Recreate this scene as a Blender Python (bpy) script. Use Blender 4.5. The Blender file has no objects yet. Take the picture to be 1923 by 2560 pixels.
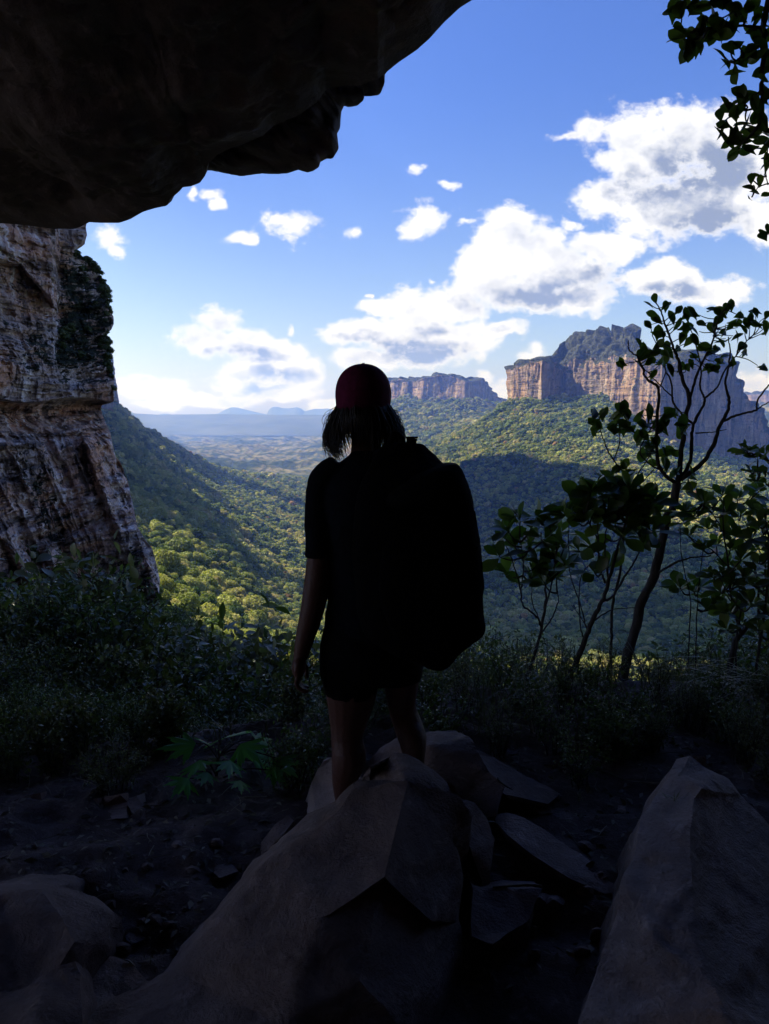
import bpy, bmesh, math, random
import numpy as np
from mathutils import Vector, Matrix
from mathutils.geometry import delaunay_2d_cdt

random.seed(7); RNG = np.random.default_rng(11)
SC = bpy.context.scene
COL = SC.collection
PI = math.pi

# ------------------------------------------------------------------ camera
PITCH = math.radians(7.5); FPX = 1862.0; CX, CY = 961.5, 1280.0
cd = bpy.data.cameras.new('camera'); cam = bpy.data.objects.new('camera', cd); COL.objects.link(cam)
cam.location = (0, 0, 0); cam.rotation_euler = (math.radians(90)-PITCH, 0, 0)
cd.sensor_fit = 'VERTICAL'; cd.sensor_height = 24.0; cd.lens = 24.0*FPX/2560.0
cd.clip_start = 0.05; cd.clip_end = 60000
SC.camera = cam

# ------------------------------------------------------------------ sky + sun
SUN_AZ, SUN_EL = -74.0, 43.0          # degrees, azimuth from +Y (negative = left)
sa, se = math.radians(SUN_AZ), math.radians(SUN_EL)
SUN = np.array([math.sin(sa)*math.cos(se), math.cos(sa)*math.cos(se), math.sin(se)])
ld = bpy.data.lights.new('sun', 'SUN'); ld.energy = 5.0; ld.angle = math.radians(0.5); ld.color = (1.0, 0.93, 0.80)
lo = bpy.data.objects.new('sun', ld); COL.objects.link(lo)
lo.rotation_euler = Vector(SUN.tolist()).to_track_quat('Z', 'Y').to_euler()
SC.view_settings.view_transform = 'Standard'; SC.view_settings.look = 'None'
SC.view_settings.gamma = 1.0; SC.view_settings.exposure = 1.05
SC.cycles.use_denoising = True
SC.cycles.max_bounces = 6; SC.cycles.diffuse_bounces = 3; SC.cycles.glossy_bounces = 2
SC.cycles.transmission_bounces = 2; SC.cycles.transparent_max_bounces = 8; SC.cycles.volume_bounces = 1
SC.cycles.sample_clamp_indirect = 4.0

def srow(py):
    v = (py-CY)/FPX
    return (-math.sin(PITCH)-v*math.cos(PITCH))/(math.cos(PITCH)-v*math.sin(PITCH))
def acol(px, py=1035.0):
    return ((px-CX)/FPX)/(math.cos(PITCH)-((py-CY)/FPX)*math.sin(PITCH))
def P(px, py, D):                     # a photo direction and a forward distance in metres -> world point
    return np.array([acol(px, py)*D, D, srow(py)*D])
def Pv(px, py, D):
    px, py, D = np.broadcast_arrays(np.asarray(px, float), np.asarray(py, float), np.asarray(D, float))
    v = (py-CY)/FPX; den = math.cos(PITCH)-v*math.sin(PITCH)
    return np.stack([((px-CX)/FPX)/den*D, D, (-math.sin(PITCH)-v*math.cos(PITCH))/den*D], -1)

W = bpy.data.worlds.new('World'); SC.world = W; W.use_nodes = True
def nodes_reset(nt):
    for n in list(nt.nodes): nt.nodes.remove(n)
class NT:
    def __init__(s, nt): s.nt = nt
    def n(s, t, **k):
        nd = s.nt.nodes.new(t)
        for a, b in k.items(): setattr(nd, a, b)
        return nd
    def l(s, a, b): s.nt.links.new(a, b)
    def put(s, sock, v):
        if hasattr(v, 'is_output') or isinstance(v, bpy.types.NodeSocket): s.l(v, sock)
        else: sock.default_value = v
    def m(s, op, a, b=None, c=None, clamp=False):
        nd = s.n('ShaderNodeMath', operation=op); nd.use_clamp = clamp
        for i, x in enumerate((a, b, c)):
            if x is not None: s.put(nd.inputs[i], x)
        return nd.outputs[0]
    def vm(s, op, a, b=None, out=0):
        nd = s.n('ShaderNodeVectorMath', operation=op)
        s.put(nd.inputs[0], a)
        if b is not None: s.put(nd.inputs[3] if op == 'SCALE' else nd.inputs[1], b)
        return nd.outputs[out]
    def ss(s, x, lo, hi, a=0.0, b=1.0):
        nd = s.n('ShaderNodeMapRange', interpolation_type='SMOOTHSTEP')
        s.put(nd.inputs[0], x)
        for i, v in zip((1, 2, 3, 4), (lo, hi, a, b)): s.put(nd.inputs[i], v)
        return nd.outputs[0]
    def lin(s, x, lo, hi, a=0.0, b=1.0):
        nd = s.n('ShaderNodeMapRange')
        s.put(nd.inputs[0], x)
        for i, v in zip((1, 2, 3, 4), (lo, hi, a, b)): s.put(nd.inputs[i], v)
        return nd.outputs[0]
    def mix(s, f, a, b, bt='MIX'):
        nd = s.n('ShaderNodeMix', data_type='RGBA', blend_type=bt)
        s.put(nd.inputs[0], f)
        for sock, v in ((nd.inputs[6], a), (nd.inputs[7], b)):
            if isinstance(v, (tuple, list)) and len(v) == 3: v = (*v, 1)
            s.put(sock, v)
        return nd.outputs[2]
    def noise(s, vec, scale, detail=5, rough=0.55, out=0, dist=0.0):
        nd = s.n('ShaderNodeTexNoise'); s.l(vec, nd.inputs['Vector'])
        nd.inputs['Scale'].default_value = scale; nd.inputs['Detail'].default_value = detail
        nd.inputs['Roughness'].default_value = rough; nd.inputs['Distortion'].default_value = dist
        return nd.outputs[out]
    def ramp(s, f, stops):
        nd = s.n('ShaderNodeValToRGB'); s.put(nd.inputs[0], f); cr = nd.color_ramp
        while len(cr.elements) < len(stops): cr.elements.new(0.5)
        for e, (p, c) in zip(cr.elements, stops): e.position = p; e.color = (*c, 1)
        return nd.outputs[0]

# cumulus clouds of the sky: banks given by their direction from the valley (azimuth / elevation tangents)
CLOUDS = [  # px, py, half width, half height (as seen), weight
 (1600,400,140,110),(1740,340,130,80),(1850,380,120,110),(1520,490,110,70),(1650,520,150,90),(1800,500,150,100),(1900,560,60,70),
 (1480,330,45,40),(1860,430,110,120),
 (1270,590,90,75),(1340,650,130,100),(1220,660,90,70),(1420,680,130,80),(1300,740,170,50),(1450,740,110,50),(1230,720,110,50),
 (1520,620,110,50),(1640,700,130,45),(1760,730,120,35),(1860,725,50,30),
 (960,770,80,35),(1050,770,110,60),(1130,760,120,60),(900,830,120,35),(1010,840,170,50),(1120,840,170,60),(1060,880,120,50),(870,900,60,35),(920,900,120,40),(1250,820,70,25),
 (560,800,60,35),(450,850,65,35),(520,850,110,40),(620,860,90,50),(700,890,80,50),(640,930,110,45),(740,940,70,50),(600,960,70,40),(700,980,110,28),(720,825,16,22),(430,1000,90,22),(820,1010,60,20),(560,1000,120,20),(360,960,110,30),
 (735,558,62,38),(690,545,30,28),(1065,545,60,45),(1030,580,38,28),(1050,434,30,17),(885,583,30,17),
 (580,585,42,18),(620,600,26,14),(530,490,24,18),(482,484,16,26),(275,590,45,32),(290,620,28,24),(1130,470,26,15),(1165,555,30,12),(1420,345,40,14),(545,520,20,16),
 (1340,875,36,30),(1325,895,30,22),(1215,945,28,20),(1250,975,45,28),(1870,950,60,28),(1900,960,50,40),(1440,560,30,14),(920,730,12,8),(1080,705,16,8),
]
GREY = [ # shaded undersides
 (1700,470,130,85),(1600,470,110,55),(1800,420,90,60),(1760,560,120,60),(1420,720,90,45),(1330,755,110,28),(1500,700,70,40),(1680,730,80,22),(1180,745,40,20),
 (1040,890,120,28),(1130,870,80,25),(990,870,80,22),(900,845,60,12),(560,885,85,22),(660,895,70,18),(470,880,35,14),(680,935,90,16),(640,965,60,12),(1260,820,40,12),(1100,825,60,16),
]
def build_world():
    nt = W.node_tree; nodes_reset(nt); N = NT(nt)
    tc = N.n('ShaderNodeTexCoord'); d = tc.outputs['Generated']
    sky = N.n('ShaderNodeTexSky', sky_type='NISHITA', sun_disc=False)
    sky.sun_elevation = se; sky.sun_rotation = sa
    sky.altitude = 900; sky.air_density = 1.15; sky.dust_density = 2.4; sky.ozone_density = 3.0
    sep = N.n('ShaderNodeSeparateXYZ'); N.l(d, sep.inputs[0])
    yy = N.m('MAXIMUM', sep.outputs[1], 0.08)
    cmb = N.n('ShaderNodeCombineXYZ')
    N.l(N.m('DIVIDE', sep.outputs[0], yy), cmb.inputs[0]); N.l(N.m('DIVIDE', sep.outputs[2], yy), cmb.inputs[1])
    q = cmb.outputs[0]
    stretch = N.vm('MULTIPLY', q, (1.0, 1.35, 1.0))
    n1 = N.noise(stretch, 9.0, 9, 0.60)
    n2 = N.noise(N.vm('ADD', stretch, (-0.022, 0.030, 0.0)), 9.0, 6, 0.55)
    big = N.noise(stretch, 26.0, 7, 0.6)
    warp = N.vm('SUBTRACT', N.noise(stretch, 14.0, 4, 0.55, out=1), (0.5, 0.5, 0.5))
    qw = N.vm('ADD', q, N.vm('MULTIPLY', warp, (0.045, 0.035, 0.0)))
    def field(blobs):
        acc = None
        for b in blobs:
            c = (acol(b[0], b[1]), srow(b[1]), 0.0); k = 1/FPX/0.99
            small = b[2] < 66 and b[3] < 60
            kk = k*(1.75 if small else 1.0)
            v = N.vm('MULTIPLY', N.vm('SUBTRACT', qw, c), (1/(b[2]*kk), 1/(b[3]*kk), 0.0))
            L = N.vm('LENGTH', v, out=1)
            e = N.m('SUBTRACT', 0.56 if small else 1.0, L)
            acc = e if acc is None else N.m('MAXIMUM', acc, e)
        return N.m('MAXIMUM', acc, -0.9)
    F = field(CLOUDS); G = field(GREY)
    fine = N.noise(stretch, 75.0, 6, 0.62)
    dens = N.m('ADD', N.m('ADD', F, 0.03), N.m('MULTIPLY', N.m('SUBTRACT', n1, 0.5), 1.35))
    dens = N.m('ADD', dens, N.m('MULTIPLY', N.m('SUBTRACT', big, 0.5), 1.25))
    dens = N.m('ADD', dens, N.m('MULTIPLY', N.m('SUBTRACT', fine, 0.5), 0.55))
    # outside the front half of the sky: loose clouds everywhere
    free = N.m('SUBTRACT', N.m('MULTIPLY', N.noise(d, 3.2, 8, 0.6), 2.4), 1.35)
    front = N.m('GREATER_THAN', sep.outputs[1], 0.5)
    dens = N.m('ADD', N.m('MULTIPLY', dens, front), N.m('MULTIPLY', free, N.m('SUBTRACT', 1.0, front)))
    alpha = N.ss(dens, -0.03, 0.42)
    up = N.m('GREATER_THAN', sep.outputs[2], -0.02)
    alpha = N.m('MULTIPLY', alpha, up)
    relief = N.m('MULTIPLY', N.m('SUBTRACT', n1, n2), 2.6)
    gg = N.m('ADD', G, N.m('ADD', N.m('MULTIPLY', N.m('SUBTRACT', n1, 0.5), 2.4), N.m('MULTIPLY', N.m('SUBTRACT', big, 0.5), 2.0)))
    g = N.m('MULTIPLY', N.ss(N.m('ADD', gg, N.m('MULTIPLY', N.m('SUBTRACT', fine, 0.5), 0.8)), -0.45, 0.95), 1.15)
    g = N.m('ADD', g, N.m('MULTIPLY', relief, -1.1))
    g = N.m('MULTIPLY', g, N.ss(dens, 0.15, 0.7))
    g = N.m('MAXIMUM', N.m('MINIMUM', g, 1.0), 0.0)
    ccol = N.mix(g, (7.2, 7.2, 7.3), (2.0, 2.35, 3.1))
    skyc = N.mix(1.0, sky.outputs[0], N.mix(N.ss(sep.outputs[2], 0.0, 0.42), (1.02, 1.00, 1.14), (0.46, 0.64, 1.18)), 'MULTIPLY')
    col = N.mix(N.m('MULTIPLY', alpha, 0.97), skyc, ccol)
    bg = N.n('ShaderNodeBackground'); N.l(col, bg.inputs[0]); bg.inputs[1].default_value = 0.076
    out = N.n('ShaderNodeOutputWorld'); N.l(bg.outputs[0], out.inputs[0])
    W.cycles.sampling_method = 'MANUAL'; W.cycles.sample_map_resolution = 512
build_world()

# ------------------------------------------------------------------ numeric noise
def _h(i, j, k, s):
    h = (i.astype(np.int64)*374761393 + j.astype(np.int64)*668265263 + k.astype(np.int64)*2147483647 + s*974634777) & 0xffffffff
    h = ((h ^ (h >> 13))*1274126177) & 0xffffffff
    h = ((h ^ (h >> 16))*2246822519) & 0xffffffff
    return ((h ^ (h >> 15)) & 0xffffff)/float(0xffffff)
def vnoise(p, s=0):
    f = np.floor(p); t = p-f; t = t*t*t*(t*(t*6-15)+10); i = f.astype(np.int64)
    r = 0
    for a in (0, 1):
        wa = t[..., 0] if a else 1-t[..., 0]
        for b in (0, 1):
            wb = t[..., 1] if b else 1-t[..., 1]
            for c in (0, 1):
                wc = t[..., 2] if c else 1-t[..., 2]
                r = r + wa*wb*wc*_h(i[..., 0]+a, i[..., 1]+b, i[..., 2]+c, s)
    return r*2-1
def fbm(p, o=5, s=0, g=0.5, lac=2.03):
    r = 0; a = 1.0; n = 0
    for k in range(o):
        r = r+a*vnoise(p*lac**k+17.3*k, s+k); n += a; a *= g
    return r/n
def ridged(p, o=5, s=0, g=0.5):
    r = 0; a = 1.0; n = 0
    for k in range(o):
        r = r+a*(1-2*np.abs(vnoise(p*2.07**k+9.1*k, s+k))); n += a; a *= g
    return r/n
def worley(p, s=0):
    f = np.floor(p); i = f.astype(np.int64); best = np.full(p.shape[:-1], 9.0)
    for a in (-1, 0, 1):
        for b in (-1, 0, 1):
            for c in (-1, 0, 1):
                ii, jj, kk = i[..., 0]+a, i[..., 1]+b, i[..., 2]+c
                d = (f[..., 0]+a+_h(ii, jj, kk, s)-p[..., 0])**2+(f[..., 1]+b+_h(ii, jj, kk, s+1)-p[..., 1])**2+(f[..., 2]+c+_h(ii, jj, kk, s+2)-p[..., 2])**2
                best = np.minimum(best, d)
    return np.sqrt(best)
def sstep(x, a, b):
    t = np.clip((x-a)/(b-a), 0, 1); return t*t*(3-2*t)

# ------------------------------------------------------------------ mesh helpers
def tag(o, label=None, cat=None, group=None, kind=None):
    if label: o['label'] = label
    if cat: o['category'] = cat
    if group: o['group'] = group
    if kind: o['kind'] = kind
    return o
def link(name, me, mat=None, parent=None, smooth=True):
    if mat: me.materials.append(mat)
    o = bpy.data.objects.new(name, me); COL.objects.link(o)
    if parent: o.parent = parent
    if smooth: me.polygons.foreach_set('use_smooth', np.ones(len(me.polygons), bool))
    return o
def npmesh(name, V, F, attrs=None):
    """V (n,3); F (m,k) all with the same number of corners"""
    V = np.asarray(V, np.float32).reshape(-1, 3); F = np.asarray(F, np.int32)
    me = bpy.data.meshes.new(name)
    me.vertices.add(len(V)); me.vertices.foreach_set('co', V.ravel())
    k = F.shape[1]; me.loops.add(F.size); me.loops.foreach_set('vertex_index', F.ravel())
    me.polygons.add(len(F)); me.polygons.foreach_set('loop_start', np.arange(0, F.size, k, dtype=np.int32))
    for a, v in (attrs or {}).items():
        at = me.attributes.new(a, 'FLOAT', 'POINT'); at.data.foreach_set('value', np.asarray(v, np.float32).ravel())
    me.update(calc_edges=True); me.validate()
    return me
def gridfaces(n, m, flip=False, off=0):
    i, j = np.meshgrid(np.arange(n-1), np.arange(m-1), indexing='ij')
    a = i*m+j
    f = np.stack([a, a+1, a+m+1, a+m], -1).reshape(-1, 4)+off
    return f[:, ::-1] if flip else f
def empty(name, loc=(0, 0, 0), rz=0):
    o = bpy.data.objects.new(name, None); COL.objects.link(o); o.location = [float(v) for v in loc]; o.rotation_euler = (0, 0, rz); o.empty_display_size = 0.2
    return o
def copy_tree(o, parent=None):
    c = o.copy(); COL.objects.link(c)
    if parent: c.parent = parent
    for ch in list(o.children): copy_tree(ch, c)
    return c

class Geo:
    """collects triangles / quads (as quads with a doubled corner never used: tris and quads kept apart)"""
    def __init__(s): s.V = []; s.Q = []; s.T = []; s.n = 0; s.A = []
    def add(s, V, F, a=0.0):
        V = np.asarray(V, float).reshape(-1, 3); F = np.asarray(F, int)
        (s.Q if F.shape[1] == 4 else s.T).append(F+s.n); s.V.append(V); s.n += len(V)
        s.A.append(np.full(len(V), a) if np.isscalar(a) else np.asarray(a, float))
    def mesh(s, name, attr=None):
        V = np.concatenate(s.V); me = bpy.data.meshes.new(name)
        Q = np.concatenate(s.Q).astype(np.int32) if s.Q else np.zeros((0, 4), np.int32)
        T = np.concatenate(s.T).astype(np.int32) if s.T else np.zeros((0, 3), np.int32)
        me.vertices.add(len(V)); me.vertices.foreach_set('co', V.astype(np.float32).ravel())
        me.loops.add(Q.size+T.size); me.loops.foreach_set('vertex_index', np.concatenate([Q.ravel(), T.ravel()]))
        me.polygons.add(len(Q)+len(T))
        me.polygons.foreach_set('loop_start', np.concatenate([np.arange(len(Q))*4, Q.size+np.arange(len(T))*3]).astype(np.int32))
        if attr:
            at = me.attributes.new(attr, 'FLOAT', 'POINT'); at.data.foreach_set('value', np.concatenate(s.A).astype(np.float32))
        me.update(calc_edges=True); me.validate()
        return me
    def tube(s, pts, rad, sides=7, cap=True, a=0.0, wob=0.0, seed=0):
        pts = np.asarray(pts, float); n = len(pts)
        rad = np.interp(np.linspace(0, 1, n), np.linspace(0, 1, len(rad)), rad) if np.ndim(rad) else np.full(n, rad)
        T = np.gradient(pts, axis=0); T /= np.linalg.norm(T, axis=1)[:, None]+1e-12
        u = np.cross(T[0], [0.3, 0.2, 1.0]); u /= np.linalg.norm(u)+1e-9; rings = []
        th = np.arange(sides)*2*PI/sides
        for i in range(n):
            u = u-T[i]*np.dot(u, T[i]); u /= np.linalg.norm(u)+1e-12; w = np.cross(T[i], u)
            r = rad[i]*(1+wob*np.sin(th*3+i*1.3+seed)+wob*np.sin(th*2-i*0.7))
            rings.append(pts[i]+np.outer(np.cos(th)*r, u)+np.outer(np.sin(th)*r, w))
        V = np.concatenate(rings); F = []
        for i in range(n-1):
            for k in range(sides):
                F.append((i*sides+k, i*sides+(k+1) % sides, (i+1)*sides+(k+1) % sides, (i+1)*sides+k))
        s.add(V, F, a)
        if cap:
            for i, fl in ((0, True), (n-1, False)):
                c = np.concatenate([rings[i], pts[i][None]]); f = [(k, (k+1) % sides, sides) for k in range(sides)]
                s.add(c, [x[::-1] for x in f] if fl else f, a)
    def leaves(s, tmpl, faces, Pn, D, Nn, S, a):
        """tmpl (k,3): x across, y along, z normal"""
        D = D/np.linalg.norm(D, axis=1)[:, None]; Nn = Nn-D*np.sum(D*Nn, 1)[:, None]; Nn /= np.linalg.norm(Nn, axis=1)[:, None]+1e-9
        X = np.cross(D, Nn); S = np.asarray(S)
        V = Pn[:, None, :]+S[:, None, None]*(tmpl[None, :, 0:1]*X[:, None]+tmpl[None, :, 1:2]*D[:, None]+tmpl[None, :, 2:3]*Nn[:, None])
        k = len(tmpl); F = (np.asarray(faces)[None]+np.arange(len(Pn))[:, None, None]*k).reshape(-1, len(faces[0]))
        s.add(V.reshape(-1, 3), F, np.repeat(a, k))
def spline(pts, n=8):
    """Catmull-Rom through pts"""
    pts = np.asarray(pts, float)
    if len(pts) < 3: return np.array([pts[0]+(pts[-1]-pts[0])*t for t in np.linspace(0, 1, n)])
    q = np.concatenate([[2*pts[0]-pts[1]], pts, [2*pts[-1]-pts[-2]]]); out = []
    for i in range(1, len(q)-2):
        for t in np.arange(n)/n:
            a, b, c, d = q[i-1], q[i], q[i+1], q[i+2]
            out.append(0.5*(2*b+(c-a)*t+(2*a-5*b+4*c-d)*t*t+(-a+3*b-3*c+d)*t**3))
    out.append(pts[-1]); return np.array(out)
# leaf outlines (6 quads: two halves of the blade folded on the midrib)
def leaf_tmpl(w, wide=0.62, fold=0.12, droop=0.15, n=4):
    ys = np.linspace(0, 1, n+1); V = []; F = []
    for y in ys:
        ww = w*math.sin(PI*min(1, y**wide))**0.7 if 0 < y < 1 else (0.02 if y == 0 else 0.015)
        z = -droop*y*y
        V += [(-ww, y, z+fold*ww*2), (0, y, z), (ww, y, z+fold*ww*2)]
    for i in range(n):
        a = i*3; F += [(a, a+1, a+4, a+3), (a+1, a+2, a+5, a+4)]
    return np.array(V), F
OBOV = leaf_tmpl(0.27, 1.55, 0.12, 0.16, 8)
ELLI = leaf_tmpl(0.2, 1.15, 0.2, 0.2, 4)
SMALL = leaf_tmpl(0.24, 1.1, 0.2, 0.15, 2)
BLADE = leaf_tmpl(0.035, 1.0, 0.3, 0.0, 5)

# ------------------------------------------------------------------ materials
def newmat(name):
    m = bpy.data.materials.new(name); m.use_nodes = True; nt = m.node_tree; nodes_reset(nt); N = NT(nt)
    b = N.n('ShaderNodeBsdfPrincipled'); o = N.n('ShaderNodeOutputMaterial'); N.l(b.outputs[0], o.inputs[0])
    return m, N, b
def pos(N): return N.n('ShaderNodeNewGeometry').outputs['Position']
def attr(N, name, inst=False):
    a = N.n('ShaderNodeAttribute', attribute_name=name)
    if inst: a.attribute_type = 'INSTANCER'
    return a.outputs['Fac']
def bump(N, b, h, dist, strength=1.0):
    bp = N.n('ShaderNodeBump'); bp.inputs['Distance'].default_value = dist; bp.inputs['Strength'].default_value = strength
    N.l(h, bp.inputs['Height']); N.l(bp.outputs[0], b.inputs['Normal'])
def mapping(N, v, sc, rot=(0, 0, 0)):
    mp = N.n('ShaderNodeMapping'); N.l(v, mp.inputs[0]); mp.inputs['Scale'].default_value = sc; mp.inputs['Rotation'].default_value = rot
    return mp.outputs[0]
def rock_mat(name, base, dark, light, sc=1.0, warm=None, rough=0.9, bd=0.02, speck=0.5):
    m, N, b = newmat(name); p = pos(N)
    n1 = N.noise(mapping(N, p, (1, 1, 1.7), (0.3, 0.5, 0)), 1.3*sc, 9, 0.68, dist=0.9); n2 = N.noise(mapping(N, p, (1, 1, 2.2), (0.3, 0.5, 0)), 8*sc, 9, 0.70, dist=0.5); n3 = N.noise(p, 60*sc, 4, 0.6)
    c = N.mix(N.ss(n1, 0.36, 0.62), dark, base); c = N.mix(N.ss(n2, 0.52, 0.74), c, light)
    if warm: c = N.mix(N.m('MULTIPLY', N.ss(N.noise(p, 0.9*sc, 5, 0.6), 0.54, 0.68), 0.75), c, warm)
    c = N.mix(N.m('MULTIPLY', N.ss(n3, 0.56, 0.72), speck), c, tuple(x*0.4 for x in dark))
    N.l(c, b.inputs['Base Color']); b.inputs['Roughness'].default_value = rough; b.inputs['Specular IOR Level'].default_value = 0.25
    h = N.m('ADD', N.m('MULTIPLY', n2, 0.7), N.m('MULTIPLY', n3, 0.3))
    bump(N, b, h, bd, 0.9)
    return m
M = {}
M['boulder'] = rock_mat('boulder_rock', (0.215, 0.158, 0.145), (0.135, 0.097, 0.09), (0.30, 0.225, 0.205), 1.2, (0.31, 0.18, 0.13), bd=0.03, speck=0.4)
M['pale_rock'] = rock_mat('pale_rock', (0.36, 0.275, 0.25), (0.225, 0.17, 0.155), (0.50, 0.39, 0.36), 1.6, (0.44, 0.265, 0.19), bd=0.03, speck=0.4)
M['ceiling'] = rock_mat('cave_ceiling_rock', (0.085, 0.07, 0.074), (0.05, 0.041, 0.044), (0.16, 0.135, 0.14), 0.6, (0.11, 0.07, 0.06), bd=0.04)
M['dirt'] = rock_mat('cave_dirt', (0.155, 0.112, 0.108), (0.085, 0.06, 0.058), (0.25, 0.19, 0.18), 2.5, bd=0.03)

def leaf_mat(name, c1, c2, c3, gloss=0.35, trans=0.25, spec=0.5):
    m, N, b = newmat(name)
    t = attr(N, 'tint')
    c = N.ramp(t, [(0.0, c1), (0.5, c2), (1.0, c3)])
    N.l(c, b.inputs['Base Color']); b.inputs['Roughness'].default_value = gloss; b.inputs['Specular IOR Level'].default_value = spec
    tr = N.n('ShaderNodeBsdfTranslucent'); N.l(N.mix(1.0, c, (1.3, 1.5, 0.5), 'MULTIPLY'), tr.inputs[0])
    mx = N.n('ShaderNodeMixShader'); mx.inputs[0].default_value = trans
    N.l(b.outputs[0], mx.inputs[1]); N.l(tr.outputs[0], mx.inputs[2])
    out = [n for n in N.nt.nodes if n.type == 'OUTPUT_MATERIAL'][0]; N.l(mx.outputs[0], out.inputs[0])
    return m
M['leather_leaf'] = leaf_mat('leathery_leaf', (0.035, 0.06, 0.02), (0.065, 0.12, 0.03), (0.12, 0.17, 0.04), 0.35, 0.42)
M['bush_leaf'] = leaf_mat('bush_leaf', (0.035, 0.055, 0.018), (0.07, 0.105, 0.03), (0.15, 0.18, 0.07), 0.32, 0.35)
M['olive_leaf'] = leaf_mat('olive_leaf', (0.06, 0.065, 0.03), (0.10, 0.11, 0.05), (0.19, 0.20, 0.12), 0.4, 0.35)
M['bright_leaf'] = leaf_mat('bright_green_leaf', (0.07, 0.22, 0.06), (0.09, 0.30, 0.08), (0.16, 0.38, 0.14), 0.4, 0.6)
M['grass'] = leaf_mat('grass_blade', (0.04, 0.06, 0.025), (0.09, 0.10, 0.05), (0.20, 0.19, 0.13), 0.5, 0.2)
M['dry'] = leaf_mat('dry_litter', (0.07, 0.05, 0.035), (0.15, 0.12, 0.09), (0.32, 0.28, 0.23), 0.7, 0.1)
m, N, b = newmat('bark'); p = pos(N); n = N.noise(mapping(N, p, (30, 30, 8)), 1.5, 6, 0.65)
N.l(N.ramp(n, [(0.3, (0.012, 0.010, 0.009)), (0.7, (0.06, 0.05, 0.045))]), b.inputs['Base Color']); b.inputs['Roughness'].default_value = 0.9; bump(N, b, n, 0.01); M['bark'] = m
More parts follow.
